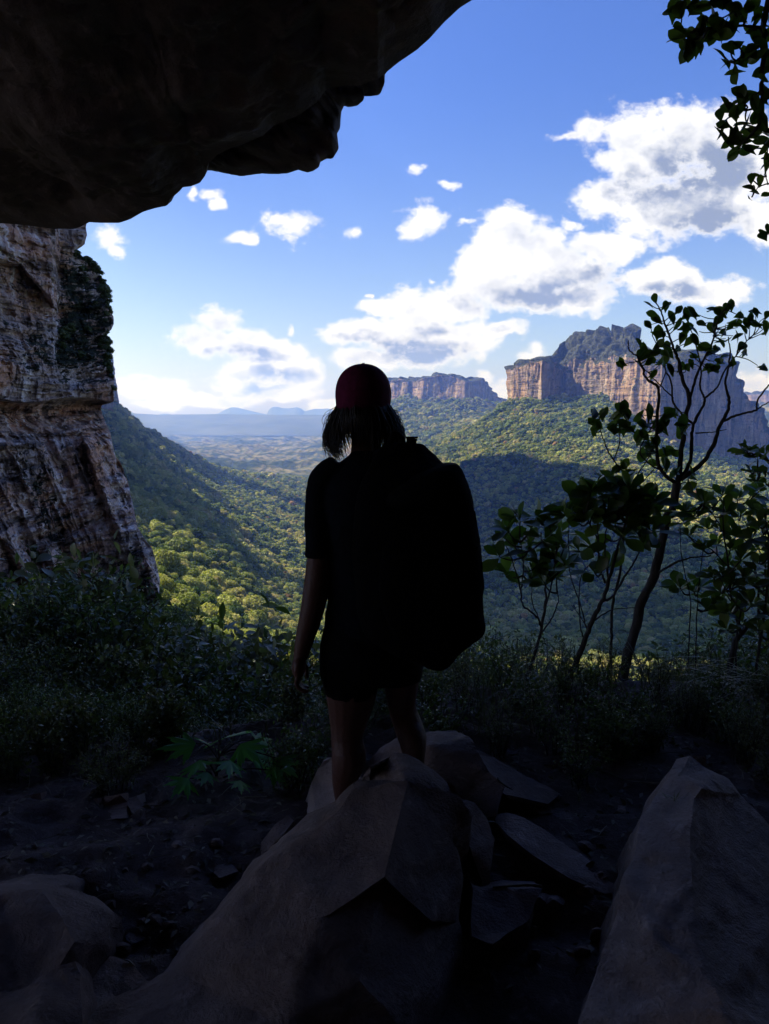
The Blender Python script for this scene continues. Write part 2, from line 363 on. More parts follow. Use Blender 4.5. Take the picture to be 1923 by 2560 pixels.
# ------------------------------------------------------------------ the valley terrain (one sheet)
NEARZ = [(2.5, -3.4), (5, -4.2), (8, -6.2), (20, -11.5), (60, -26)]
NEARL = [(2.5, -3.6), (6, -3.9), (10, -5.0), (18, -7.6), (30, -11.0), (48, -17), (75, -26)]
FAR = [(9500, 1088), (11000, 1075), (20000, 1062), (30000, 1055)]
TC = {   # photo column: (distance, photo row) going outwards; negative rows are plain heights
 -2600: [(100, -10), (250, 60), (600, 180), (1500, 260), (4000, 250), (9000, 150), (30000, 100)],
 -300: [(120, -24), (200, 0), (400, 60), (900, 120), (2000, 150), (4000, 60), (9000, 0), (30000, 0)],
 200: [(120, 1480), (200, 1400), (400, 1290), (700, 1120), (1000, 1050), (1300, 1000), (2500, 960), (9000, 1000), (30000, 1040)],
 300: [(120, 1490), (200, 1430), (400, 1310), (700, 1180), (1000, 1090), (1250, 1030), (1450, 1012), (2200, 1030), (4000, 1070)]+FAR,
 340: [(120, 1510), (200, 1450), (330, 1380), (520, 1270), (800, 1170), (1100, 1110), (1450, 1064), (2200, 1075), (4000, 1095)]+FAR,
 400: [(120, 1560), (180, 1505), (300, 1415), (500, 1300), (800, 1210), (1200, 1150), (1750, 1094), (2600, 1115), (4000, 1118), (6500, 1100)]+FAR,
 453: [(120, 1590), (190, 1530), (310, 1440), (520, 1320), (850, 1235), (1300, 1178), (1900, 1126), (2700, 1150), (4000, 1140), (6500, 1112)]+FAR,
 516: [(120, 1630), (200, 1560), (330, 1465), (550, 1350), (900, 1265), (1400, 1205), (2050, 1160), (2700, 1180), (3300, 1164), (4500, 1135), (6500, 1110)]+FAR,
 579: [(120, 1655), (210, 1585), (360, 1490), (620, 1370), (1000, 1285), (1600, 1220), (2200, 1175), (2700, 1196), (3300, 1166), (4500, 1138), (6500, 1110)]+FAR,
 642: [(120, 1690), (220, 1620), (400, 1515), (700, 1395), (1150, 1300), (1800, 1225), (2450, 1182), (2800, 1196), (3300, 1168), (4500, 1138), (6500, 1110)]+FAR,
 705: [(120, 1710), (230, 1645), (420, 1550), (750, 1425), (1200, 1325), (1900, 1240), (2550, 1192), (2900, 1190), (3400, 1166), (4500, 1138), (6500, 1110)]+FAR,
 781: [(120, 1730), (230, 1665), (430, 1580), (770, 1455), (1200, 1350), (1900, 1262), (2600, 1206), (3100, 1182), (3700, 1160), (4700, 1135), (6500, 1110)]+FAR,
 860: [(120, 1745), (240, 1685), (450, 1605), (800, 1475), (1230, 1365), (1950, 1265), (2650, 1212), (3200, 1185), (3800, 1150), (4700, 1120), (6500, 1095)]+FAR,
 930: [(120, 1755), (245, 1700), (450, 1630), (760, 1515), (1120, 1415), (1700, 1310), (2350, 1215), (2900, 1130), (3300, 1070), (3800, 1025), (4700, 1040), (6500, 1070)]+FAR,
 1000: [(120, 1765), (250, 1715), (450, 1645), (720, 1545), (980, 1450), (1350, 1340), (1750, 1230), (2200, 1160), (2700, 1110), (3100, 1058), (3500, 1003), (4500, 1030), (6500, 1060)]+FAR,
 1080: [(120, 1775), (250, 1725), (450, 1655), (700, 1555), (950, 1460), (1250, 1350), (1550, 1235), (1900, 1125), (2150, 1130), (2700, 1092), (3150, 1045), (3500, 1002), (4500, 1030), (6500, 1060)]+FAR,
 1150: [(120, 1780), (250, 1730), (450, 1650), (680, 1550), (880, 1460), (1150, 1350), (1450, 1215), (1900, 1088), (2200, 1096), (2800, 1075), (3200, 1040), (3500, 1004), (4500, 1030), (6500, 1060)]+FAR,
 1220: [(120, 1785), (250, 1735), (450, 1650), (650, 1555), (830, 1465), (1080, 1350), (1350, 1215), (1650, 1115), (1950, 1042), (2200, 1062), (2900, 1050), (3500, 1012), (4500, 1030), (6500, 1060)]+FAR,
 1270: [(120, 1790), (250, 1740), (450, 1650), (620, 1565), (780, 1475), (1000, 1350), (1250, 1220), (1550, 1110), (1900, 1003), (2100, 1020), (2900, 1040), (3500, 1030), (6500, 1050)]+FAR,
 1330: [(120, 1795), (250, 1740), (450, 1645), (600, 1570), (750, 1480), (930, 1370), (1150, 1240), (1450, 1120), (1800, 1000), (2100, 1005), (3000, 1040), (6500, 1050)]+FAR,
 1420: [(120, 1800), (250, 1745), (430, 1650), (570, 1575), (700, 1490), (880, 1360), (1080, 1235), (1330, 1120), (1650, 1030), (1950, 1000), (3000, 1040), (6500, 1050)]+FAR,
 1520: [(120, 1805), (250, 1745), (420, 1650), (550, 1575), (680, 1480), (830, 1360), (1000, 1240), (1250, 1120), (1530, 1030), (1850, 990), (3000, 1040), (6500, 1050)]+FAR,
 1620: [(120, 1810), (250, 1745), (410, 1650), (540, 1560), (660, 1460), (800, 1350), (950, 1250), (1180, 1165), (1450, 1105), (1650, 1085), (1850, 1050), (3000, 1040), (6500, 1050)]+FAR,
 1740: [(120, 1810), (250, 1745), (400, 1650), (530, 1550), (650, 1450), (800, 1340), (980, 1250), (1250, 1190), (1550, 1148), (1720, 1138), (1950, 1090), (3000, 1040), (6500, 1050)]+FAR,
 1850: [(120, 1810), (250, 1745), (400, 1650), (530, 1540), (680, 1430), (860, 1330), (1100, 1250), (1400, 1200), (1780, 1160), (1950, 1145), (2200, 1130), (3500, 1100), (5000, 1020), (6500, 1020)]+FAR,
 1930: [(120, 1810), (250, 1745), (400, 1650), (530, 1530), (700, 1410), (950, 1310), (1250, 1240), (1600, 1190), (1900, 1165), (2600, 1180), (3800, 1100), (5000, 1015), (6500, 1010)]+FAR,
 2300: [(120, 1810), (250, 1745), (400, 1640), (600, 1500), (900, 1350), (1300, 1250), (2000, 1180), (3000, 1170), (4000, 1080), (5200, 1000), (6500, 1000)]+FAR,
 4600: [(120, -50), (300, -90), (800, -120), (1500, -60), (3000, 50), (9000, 50), (30000, 50)],
}
LY = np.linspace(math.log(2.5), math.log(30000), 420)
_pxs = sorted(TC); _ac = np.array([acol(p) for p in _pxs]); _rows = []
for px in _pxs:
    pr = TC[px]
    near = NEARL if px < 420 else NEARZ
    if px == 453: near = [(a, 0.5*(np.interp(a, *zip(*NEARL))+np.interp(a, *zip(*NEARZ)))) for a, _ in NEARL]
    k = [(y, z/y) for y, z in near]+[(y, srow(v) if v > 500 else v/y) for y, v in pr]
    ys = np.log([a for a, _ in k]); ss = np.array([c for _, c in k])
    r = np.interp(LY, ys, ss)
    ker = np.exp(-0.5*(np.arange(-4, 5)/1.6)**2); ker /= ker.sum()
    r = np.convolve(np.pad(r, 4, mode='edge'), ker, 'valid'); _rows.append(r)
_rows = np.array(_rows)
AG = np.linspace(_ac[0], _ac[-1], 1600)
_S = np.array([np.interp(AG, _ac, _rows[:, j]) for j in range(len(LY))]).T     # (a, ly)
ker = np.exp(-0.5*(np.arange(-8, 9)/3.5)**2); ker /= ker.sum()
_S = np.array([np.convolve(np.pad(_S[:, j], 8, mode='edge'), ker, 'valid') for j in range(_S.shape[1])]).T
def terr_s(a, Y):
    fa = np.clip((a-AG[0])/(AG[1]-AG[0]), 0, len(AG)-1.001); fy = np.clip((np.log(Y)-LY[0])/(LY[1]-LY[0]), 0, len(LY)-1.001)
    i = fa.astype(int); j = fy.astype(int); u = fa-i; v = fy-j
    return (_S[i, j]*(1-u)+_S[i+1, j]*u)*(1-v)+(_S[i, j+1]*(1-u)+_S[i+1, j+1]*u)*v
def terr_z(x, y, detail=True):
    x = np.asarray(x, float); y = np.maximum(np.asarray(y, float), 2.5)
    z = terr_s(x/y, y)*y
    if detail:
        p = np.stack([x, y, np.zeros_like(x)], -1)
        # gullies on the slopes, low dry hills on the far valley floor
        g = sstep(y, 100, 500)*(1-sstep(y, 8500, 10000))
        amp = 7.0*sstep(y, 150, 900)+20.0*sstep(x/y, 0.02, 0.12)*sstep(y, 500, 1000)
        z = z+g*amp*ridged(p/190.0+3.1, 4, 5)-g*amp*0.2
        hills = sstep(y, 2750, 3400)*(1-sstep(y, 7500, 9500))
        z = z+hills*(48*ridged(p/560.0+np.array([3.3, 1.7, 0]), 5, 21, 0.55)+24*ridged(p/210.0, 3, 27)-12)
        z = z+0.35*sstep(y, 4, 9)*fbm(p/3.0, 3, 9)+sstep(y, 30, 90)*1.2*fbm(p/14.0, 3, 19)
    return z

def add_terrain():
    a = np.concatenate([np.linspace(-4.0, -0.75, 60)[:-1], np.linspace(-0.75, 0.72, 760), np.linspace(0.72, 2.0, 30)[1:]])
    ys = np.exp(np.concatenate([np.linspace(math.log(2.6), math.log(120), 90)[:-1], np.linspace(math.log(120), math.log(2600), 430)[:-1], np.linspace(math.log(2600), math.log(9500), 480), np.linspace(math.log(9500), math.log(17500), 12)[1:]]))
    A, Y = np.meshgrid(a, ys, indexing='ij'); X = np.clip(A*Y, -13500, 13500)
    Z = terr_z(X, Y)
    me = npmesh('terrain', np.stack([X, Y, Z], -1), gridfaces(*A.shape, flip=True))
    m, N, b = newmat('valley_slopes'); p = pos(N)
    n1 = N.noise(p, 0.004, 7, 0.6); n2 = N.noise(p, 0.035, 6, 0.6); n3 = N.noise(p, 0.3, 4, 0.6)
    sep = N.n('ShaderNodeSeparateXYZ'); N.l(p, sep.inputs[0])
    green = N.mix(N.ss(n2, 0.4, 0.62), (0.018, 0.03, 0.014), (0.05, 0.065, 0.022))
    dry = N.mix(N.ss(n2, 0.42, 0.60), (0.07, 0.08, 0.035), (0.24, 0.20, 0.10))
    far = N.ss(sep.outputs[1], 2700, 3300)
    c = N.mix(N.m('MULTIPLY', far, N.ss(n1, 0.42, 0.58)), green, dry)
    c = N.mix(N.m('MULTIPLY', N.ss(n3, 0.5, 0.7), 0.6), c, (0.018, 0.028, 0.012))
    geo = N.n('ShaderNodeNewGeometry'); sn = N.n('ShaderNodeSeparateXYZ'); N.l(geo.outputs['True Normal'], sn.inputs[0])
    steep = N.m('MULTIPLY', N.ss(sn.outputs[2], 0.72, 0.55), N.ss(sep.outputs[1], 300, 500))
    c = N.mix(N.m('MULTIPLY', steep, 0.7), c, (0.16, 0.12, 0.09))
    N.l(c, b.inputs['Base Color']); b.inputs['Roughness'].default_value = 1.0; b.inputs['Specular IOR Level'].default_value = 0.05
    bump(N, b, N.m('ADD', n2, N.m('MULTIPLY', n3, 0.3)), 9.0, 1.0)
    o = link('terrain', me, m); tag(o, 'forested valley slopes running down to dry rolling hills', 'terrain', kind='structure')
add_terrain()

# ------------------------------------------------------------------ cliffs: walls built along a run of photo columns
def cliff_mat(name, cols, sc, veg=(0.02, 0.03, 0.016), bd=0.5, vegamt=1.0, contrast=1.0):
    """cols: main, warm, pale, dark"""
    m, N, b = newmat(name); p = pos(N)
    st = N.noise(mapping(N, p, (0.25*sc, 0.25*sc, 2.6*sc)), 1.0, 7, 0.66, dist=0.5)      # beds
    vt = N.noise(mapping(N, p, (1.5*sc, 1.5*sc, 0.22*sc)), 1.0, 7, 0.62, dist=0.4)        # runs and joints
    bl = N.noise(p, 0.33*sc, 6, 0.6); fine = N.noise(p, 5*sc, 5, 0.65)
    c = N.mix(N.ss(bl, 0.40, 0.62), cols[0], cols[1])
    c = N.mix(N.m('MULTIPLY', attr(N, 'warm'), N.ss(bl, 0.30, 0.55)), c, tuple(x*1.15 for x in cols[1]))
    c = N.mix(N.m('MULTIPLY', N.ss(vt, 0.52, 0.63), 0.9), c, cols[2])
    c = N.mix(N.m('MULTIPLY', N.ss(vt, 0.47, 0.36), 0.9), c, cols[3])
    c = N.mix(N.m('MULTIPLY', N.ss(st, 0.50, 0.38), 0.75*contrast), c, cols[3])
    c = N.mix(N.m('MULTIPLY', N.ss(fine, 0.54, 0.72), 0.6), c, cols[3])
    geo = N.n('ShaderNodeNewGeometry'); sn = N.n('ShaderNodeSeparateXYZ'); N.l(geo.outputs['Normal'], sn.inputs[0])
    v = N.m('ADD', N.m('MULTIPLY', attr(N, 'veg'), 1.0), N.m('MULTIPLY', N.m('SUBTRACT', N.noise(p, 1.3*sc, 6, 0.68), 0.5), 2.2))
    v = N.m('ADD', v, N.m('MULTIPLY', N.ss(sn.outputs[2], 0.25, 0.65), 0.8*vegamt))
    vc = N.mix(N.ss(fine, 0.4, 0.65), tuple(x*0.6 for x in veg), tuple(x*2.0 for x in veg))
    c = N.mix(N.ss(v, 0.38, 0.62), c, vc)
    N.l(c, b.inputs['Base Color']); b.inputs['Roughness'].default_value = 0.95; b.inputs['Specular IOR Level'].default_value = 0.1
    h = N.m('ADD', N.m('ADD', N.m('MULTIPLY', st, 0.8), N.m('MULTIPLY', vt, 0.7)), N.m('MULTIPLY', fine, 0.35))
    bump(N, b, h, bd, 1.0)
    return m

def mesa(name, keys, nx, nz, sc, amp, setback, lump, mat, label, walltop=0.55, closeback=400, seed=0, below=60, joints=1.0):
    """keys: (px, D, base_py, edge_py, sky_py). Wall from base to edge, then stepped summit rocks back to the skyline."""
    k = np.array(keys, float); u = np.linspace(0, 1, nx)
    ku = np.concatenate([[0], np.cumsum(np.hypot(np.diff(k[:, 0]), np.diff(k[:, 1])*0.25))]); ku /= ku[-1]
    px, D, bp, ep, sp = [np.interp(u, ku, k[:, i]) for i in range(1-1, 5)]
    v = np.linspace(0, 1, nz); VV, UU = np.meshgrid(v, u)
    pxg = px[:, None]+0*VV; D0 = D[:, None]+0*VV
    tw = np.clip(VV/walltop, 0, 1); tc = np.clip((VV-walltop)/(1-walltop), 0, 1)
    zb = srow(bp)[:, None]*D0-below*(1-tw)**3*1.0; ze = srow(ep)[:, None]*D0
    Dtop = D0+setback*tc**0.8; zs = srow(sp)[:, None]*(D0+setback)
    z = np.where(VV < walltop, zb+(ze-zb)*tw, ze+(zs-ze)*tc**0.75)
    Y = np.where(VV < walltop, D0+amp*0.5*tw, Dtop+amp*0.5)
    X = acol(pxg)*Y
    p = np.stack([X, Y, z], -1)
    # relief: buttresses and joints (vertical), beds (horizontal), rounded summit blocks
    q = p/sc
    col = ridged(q*np.array([1, 1, 0.10]), 4, seed+1, 0.55)
    blk = worley(q*np.array([2.2, 2.2, 0.8]), seed+3)
    beds = fbm(q*np.array([0.3, 0.3, 5.0]), 4, seed+4, 0.6)
    rough = fbm(q*4.0, 4, seed+5, 0.6)
    w = (1-tc)
    d = amp*(0.95*col*joints+0.6*(0.5-blk)+0.14*beds+0.2*rough)*w
    lb = np.clip(1.0-worley(p/lump*np.array([1.0, 0.8, 0.9]), seed+8)*1.15, -0.3, 1)
    lb2 = 1.0-worley(p/(lump*0.45)+5.0, seed+9)
    dl = sstep(VV, walltop-0.08, walltop+0.1)
    outn = np.stack([-X*0.35/np.abs(Y)*2, -np.ones_like(X), 0.15+0*X], -1)
    nn = np.gradient(np.stack([X[:, nz//4], Y[:, nz//4]], -1), axis=0); nn = np.stack([nn[:, 1], -nn[:, 0]], -1)
    ker = np.ones(31)/31; nn = np.stack([np.convolve(np.pad(nn[:, i], 15, mode='edge'), ker, 'valid') for i in (0, 1)], -1)
    nn /= np.linalg.norm(nn, axis=1)[:, None]+1e-9
    disp = d+dl*lump*(0.75*lb**1+0.22*lb2)-dl*lump*0.25
    p[..., 0] += nn[:, None, 0]*disp; p[..., 1] += nn[:, None, 1]*disp
    p[..., 2] += dl*lump*(0.42*(lb-0.35)+0.12*(lb2-0.4))
    # flat top going back and a rear wall so the hill is a closed mass
    top = p[:, -1:, :]; rows = [p]
    for dy, dz in ((0.15, 4), (0.5, 0), (1.0, -10), (1.05, -closeback*0.8)):
        r = top.copy(); r[..., 1] += closeback*dy; r[..., 0] += closeback*dy*(r[..., 0]/r[..., 1]); r[..., 2] += dz-0.12*abs(closeback)*dy
        rows.append(r)
    p = np.concatenate(rows, 1); veg = np.zeros(p.shape[:2])
    tcf = np.concatenate([tc, np.ones((nx, 4))], 1)
    veg += 0.20+0.68*sstep(tcf, 0.0, 0.25)
    twf = np.concatenate([tw, np.ones((nx, 4))], 1); veg += 0.35*(1-sstep(twf, 0.0, 0.22))
    me = npmesh(name, p, gridfaces(nx, p.shape[1]), {'veg': veg})
    o = link(name, me, mat); tag(o, label, 'mountain', kind='structure'); return o
MESA = cliff_mat('mesa_sandstone', ((0.17, 0.128, 0.095), (0.33, 0.205, 0.115), (0.37, 0.275, 0.185), (0.05, 0.042, 0.038)), 0.035, veg=(0.034, 0.036, 0.020), bd=5.0, contrast=0.45)
mesa('castle_mesa', [
 (1279,2010,1010,935,931),(1280,1985,1008,925,922),(1290,1930,1008,920,915),(1311,1880,1010,915,908),(1340,1830,1015,905,898),(1352,1815,1016,903,896),
 (1366,1845,1014,908,900),(1372,1885,1012,915,885),(1385,1895,1015,925,867),(1408,1900,1025,935,848),(1435,1870,1035,930,832),(1458,1840,1040,925,826),
 (1488,1810,1032,915,826),(1496,1800,1026,915,836),(1502,1790,1020,915,820),(1523,1770,1015,915,823),(1530,1762,1013,907,835),(1536,1755,1012,905,820),(1557,1735,1010,905,821),(1561,1731,1010,905,834),(1566,1725,1010,905,815),(1580,1710,1012,905,811),(1594,1690,1015,905,816),
 (1600,1675,1022,910,838),(1606,1665,1030,915,860),(1625,1640,1060,915,872),(1650,1612,1090,912,881),(1688,1632,1118,912,878),(1734,1680,1135,908,872),(1760,1715,1142,910,878),(1803,1770,1150,915,890),
 (1820,1800,1155,925,912),(1822,1810,1155,955,948),(1839,1830,1155,978,972),(1867,1865,1152,1010,1005),(1895,1900,1148,1042,1037),(1913,1930,1148,1088,1083),(1922,1955,1160,1120,1115),(1955,2030,1180,1160,1155)],
 950, 330, 52.0, 15.0, 75.0, 42.0, MESA, 'big castle shaped sandstone mesa with orange lit cliffs above the right slope', walltop=0.6, closeback=260, seed=3)
mesa('table_mesa', [
 (872,4150,1020,975,968),(890,4080,1015,965,955),(982,3850,1003,955,949),(1008,3800,1003,951,944),(1045,3750,1004,953,948),(1060,3720,1005,948,942),(1075,3700,1005,944,936),(1093,3680,1006,942,933),
 (1115,3660,1008,942,934),(1141,3630,1012,946,938),(1163,3600,1025,951,945),(1193,3620,1030,953,947),(1213,3700,1020,966,960),(1222,3750,1020,974,970),(1241,3830,1022,990,986),(1262,3930,1022,1004,1001),(1300,4050,1050,1035,1030)],
 520, 150, 130.0, 26.0, 60.0, 60.0, MESA, 'flat topped table mesa with a pale cliff band far across the valley', walltop=0.8, closeback=500, seed=13)
mesa('far_plateau_cliff', [(1790,5600,1020,990,984),(1850,5500,1020,988,983),(1900,5400,1016,984,979),(1990,5300,1010,978,974),(2300,5300,1000,970,965)],
 200, 60, 160.0, 25.0, 40.0, 60.0, MESA, 'distant plateau with a pale cliff line at the right edge', walltop=0.8, closeback=900, seed=17)

# far blue plateau and the domes behind it
def ridge_hill(name, sky, D, depth, base, label, mat, amp=0.0):
    px = np.array([s[0] for s in sky], float); py = np.array([s[1] for s in sky], float)
    xs = np.linspace(px[0], px[-1], 260); yy = np.interp(xs, px, py); X = acol(xs)*D; Zt = srow(yy)*D
    v = np.linspace(0, 1, 40); rows = []
    for t in v:                          # front slope up to the crest
        rows.append(np.stack([X*(1-0.0*t), np.full_like(X, D-depth*(1-t)), base+(Zt-base)*(t**0.8)], -1))
    for t in (0.3, 1.0): rows.append(np.stack([X*(1+0.05*t), np.full_like(X, D+depth*t), Zt+(base-Zt)*t], -1))
    p = np.stack(rows, 1); p[..., 2] += amp*fbm(p/900.0, 4, 3)*np.concatenate([np.sin(PI*v), [0, 0]])[None]
    p[..., 1] += amp*3*ridged(p/1400.0*np.array([1, 1, 0.2]), 4, 7)*np.concatenate([1-v**3, [0, 0]])[None]
    o = link(name, npmesh(name, p, gridfaces(260, p.shape[1])), mat); tag(o, label, 'hills', kind='structure')
m, N, b = newmat('far_hill_green'); p_ = pos(N)
N.l(N.ramp(N.noise(p_, 0.002, 6, 0.6), [(0.35, (0.02, 0.03, 0.015)), (0.65, (0.06, 0.065, 0.03))]), b.inputs['Base Color']); b.inputs['Roughness'].default_value = 1; M['farhill'] = m
ridge_hill('plateau_ridge', [(-400, 1034), (200, 1034), (300, 1032), (330, 1033), (400, 1037), (450, 1036), (560, 1035), (700, 1037), (840, 1037), (1000, 1036), (1400, 1034), (2600, 1030)], 10200, 1500, -250,
           'long level blue plateau closing the far end of the valley', M['farhill'], 60)
ridge_hill('dome_hills', [(280, 1025), (300, 1029), (326, 1030), (352, 1037), (396, 1037), (403, 1035), (412, 1034), (422, 1035), (440, 1040), (520, 1040), (547, 1033), (563, 1024), (579, 1018), (595, 1019), (611, 1023), (640, 1030), (667, 1036),
           (671, 1027), (676, 1021), (683, 1017), (695, 1017), (705, 1020), (722, 1021), (743, 1018), (753, 1021), (762, 1028), (770, 1026), (787, 1022), (805, 1022), (819, 1021), (840, 1028), (900, 1040), (1000, 1045)], 15500, 900, -400,
           'pale dome shaped hills rising behind the far plateau', M['farhill'], 0)

# left plateau: its tall wall runs away from us behind the near cliff and shades the slope
BLUE = cliff_mat('plateau_rock', ((0.16, 0.14, 0.13), (0.22, 0.16, 0.12), (0.30, 0.26, 0.22), (0.06, 0.05, 0.05)), 0.05, veg=(0.022, 0.034, 0.016), bd=4.0)
LEFTWALL = [  # x, y, top z, base z
 (-46, 70, 75, -20), (-85, 110, 50, -30), (-120, 170, 40, -40), (-138, 205, 37, -42), (-155, 240, 30, -45), (-190, 345, 24, -50), (-235, 450, 28, -52), (-270, 530, 46, -55), (-300, 595, 64, -55), (-326, 650, 80, -55), (-352, 720, 85, -55),
 (-385, 800, 97, -50), (-400, 850, 105, -45), (-412, 885, 92, -45), (-425, 930, 80, -45), (-440, 990, 78, -40), (-447, 1040, 92, -35), (-451, 1070, 99, -35), (-454, 1120, 78, -30), (-456, 1160, 66, -30), (-459, 1240, 60, -25), (-462, 1285, 20, -25), (-470, 1305, 10, -25), (-500, 1380, 25, -20), (-560, 1550, 58, -20), (-625, 1730, 100, -15),
 (-676, 1880, 119, -10), (-688, 1910, 118, -10), (-700, 1960, 130, -10), (-780, 1990, 300, 0), (-900, 1985, 470, 10), (-1100, 1950, 600, 20), (-1600, 1900, 600, 30), (-2400, 1900, 600, 30)]
def add_leftwall():
    k = np.array(LEFTWALL, float); k[:, 2] += np.interp(k[:, 1], [0, 300, 480, 560, 1290, 1310, 1550, 1800, 1900, 1960, 2000], [0, 5, 9, 24, 20, 6, 40, 16, 0, 20, 80]); ku = np.concatenate([[0], np.cumsum(np.hypot(np.diff(k[:, 0]), np.diff(k[:, 1])))])
    nx, nz = 620, 110; u = np.linspace(0, ku[-1]**0.6, nx)**(1/0.6)
    x, y, zt, zb = [np.interp(u, ku, k[:, i]) for i in range(4)]
    ker = np.ones(7)/7
    t = np.gradient(np.stack([x, y], -1), axis=0); t /= np.linalg.norm(t, axis=1)[:, None]; nrm = np.stack([t[:, 1], -t[:, 0]], -1)
    nrm = np.stack([np.convolve(np.pad(nrm[:, i], 10, mode='edge'), np.ones(21)/21, 'valid') for i in (0, 1)], -1)
    v = np.linspace(0, 1, nz)[None]
    lean = 0.16*(zt-zb)[:, None]*(1-v)**1.5
    X = x[:, None]+nrm[:, :1]*(lean-6); Y = y[:, None]+nrm[:, 1:]*(lean-6); Z = (zb-25)[:, None]+(zt-zb+25)[:, None]*v
    p = np.stack([X, Y, Z], -1); sc = 45.0; q = p/sc
    d = 7*ridged(q*np.array([1, 1, 0.15]), 4, 31, 0.55)+3*fbm(q*np.array([0.3, 0.3, 4]), 4, 33)+1.5*fbm(q*4, 3, 34)
    p[..., 0] += nrm[:, None, 0]*d; p[..., 1] += nrm[:, None, 1]*d
    p[:, -1, 2] += 4*fbm(p[:, -1]/22.0, 3, 35)
    top = p[:, -1:, :]; rows = [p]
    for dd in (10, 60, 300, 900):
        r = top.copy(); r[..., 0] -= nrm[:, None, 0]*dd*0.3+dd*0.95; r[..., 1] -= 0.0*dd; r[..., 2] -= 0.12*dd
        rows.append(r)
    p = np.concatenate(rows, 1); veg = np.full(p.shape[:2], 0.15); veg[:, -5:] = 0.8
    o = link('plateau_wall', npmesh('plateau_wall', p, gridfaces(nx, p.shape[1]), {'veg': veg}), BLUE)
    tag(o, 'blue shaded plateau wall rising beyond the near cliff on the left', 'cliff', kind='structure')
add_leftwall()
# ------------------------------------------------------------------ cumulus bank added out of the view, shaped to shade the gorge on the right
def terrain_hit(px, py, y0=90):
    Y = np.exp(np.linspace(math.log(y0), math.log(9000), 3000)); a = acol(px, py); z = terr_z(a*Y, Y)
    i = int(np.argmax(z >= srow(py)*Y)); return np.array([a*Y[i], Y[i], z[i]])
def add_shade_cloud():
    bm = bmesh.new(); r = random.Random(5)
    for px, py in [(1180,1215),(1250,1215),(1330,1240),(1400,1245),(1170,1270),(1260,1290),(1350,1290),(1430,1290),(1100,1300),(1180,1350),(1280,1360),(1380,1350),(1480,1350),(1560,1370),(1650,1390),(1750,1420),(1860,1440),
                   (1030,1400),(1120,1420),(1220,1440),(1340,1440),(1460,1440),(1600,1470),(1740,1490),(1880,1500),(1060,1480),(1180,1510),(1320,1520),(1460,1510),(1600,1530),(1120,1560),(1210,1575),(1300,1590),(1390,1590),(1480,1590),(1570,1590),(1670,1590),(1780,1590),(1890,1590)]:
        h = terrain_hit(px, py); t = (900-h[2])/SUN[2]; c = h+SUN*t
        rad = 55+0.035*h[1]+r.uniform(-8, 8)
        mt = Matrix.Translation(Vector(c.tolist())) @ Matrix.Diagonal((rad, rad*1.35, rad*0.6, 1))
        bmesh.ops.create_icosphere(bm, subdivisions=3, radius=1.0, matrix=mt)
    me = bpy.data.meshes.new('shade_cloud'); bm.to_mesh(me); bm.free()
    m, N, b = newmat('cloud_white'); b.inputs['Base Color'].default_value = (0.9, 0.9, 0.9, 1); b.inputs['Roughness'].default_value = 1
    o = link('shade_cloud', me, m); rm = o.modifiers.new('join', 'REMESH'); rm.mode = 'VOXEL'; rm.voxel_size = 14
    tx = bpy.data.textures.new('puffs', 'CLOUDS'); tx.noise_scale = 60; tx.noise_depth = 3
    dm = o.modifiers.new('puff', 'DISPLACE'); dm.texture = tx; dm.strength = 30; dm.mid_level = 0.5; dm.texture_coords = 'LOCAL'
    tag(o, 'unseen white cumulus added to cast shade on the gorge', 'shade_cloud', kind='structure')
add_shade_cloud()

# ------------------------------------------------------------------ forest: crowns standing on the slopes
def crown_mesh(name, seed, nleaf, leaf, lobes=9, hi=1.0):
    r = np.random.default_rng(seed); g = Geo()
    cs = r.normal(size=(lobes, 3)); cs /= np.linalg.norm(cs, axis=1)[:, None]; cs *= r.uniform(0.25, 0.62, (lobes, 1)); cs[:, 2] = np.abs(cs[:, 2])*0.75-0.05
    cs[0] = (0, 0, 0.2); rad = r.uniform(0.34, 0.55, lobes)
    k = r.integers(0, lobes, nleaf); n = r.normal(size=(nleaf, 3)); n[:, 2] += 0.35; n /= np.linalg.norm(n, axis=1)[:, None]
    p = cs[k]+n*rad[k][:, None]*r.uniform(0.86, 1.06, (nleaf, 1))
    keep = np.ones(nleaf, bool)
    for j in range(lobes): keep &= np.linalg.norm(p-cs[j], axis=1) > rad[j]*0.80
    p, n = p[keep], n[keep]; p[:, 2] = p[:, 2]*0.85*hi+0.42
    nn = n+r.normal(size=n.shape)*0.42; d = r.normal(size=n.shape)
    t = np.array([(-0.5, 0, 0), (0.5, 0, 0), (0.62, 0.6, 0.1), (0.1, 1.05, -0.05), (-0.55, 0.7, 0.08)]); 
    t = np.array([(-0.4, -0.35, 0), (0.45, -0.4, 0.05), (0.5, 0.42, -0.03), (-0.42, 0.5, 0.04)])
    g.leaves(t, [(0, 1, 2, 3)], p, d, nn, leaf*r.uniform(0.6, 1.35, len(p)), r.uniform(0, 1, len(p)))
    bm = bmesh.new(); bmesh.ops.create_icosphere(bm, subdivisions=2, radius=1.0)
    V0 = np.array([v.co for v in bm.verts]); F0 = [[v.index for v in f.verts] for f in bm.faces]; bm.free()
    for j in range(lobes):
        V = V0*rad[j]*0.80+cs[j]; V[:, 2] = V[:, 2]*0.85*hi+0.42; g.add(V, F0, 0.2)
    return g
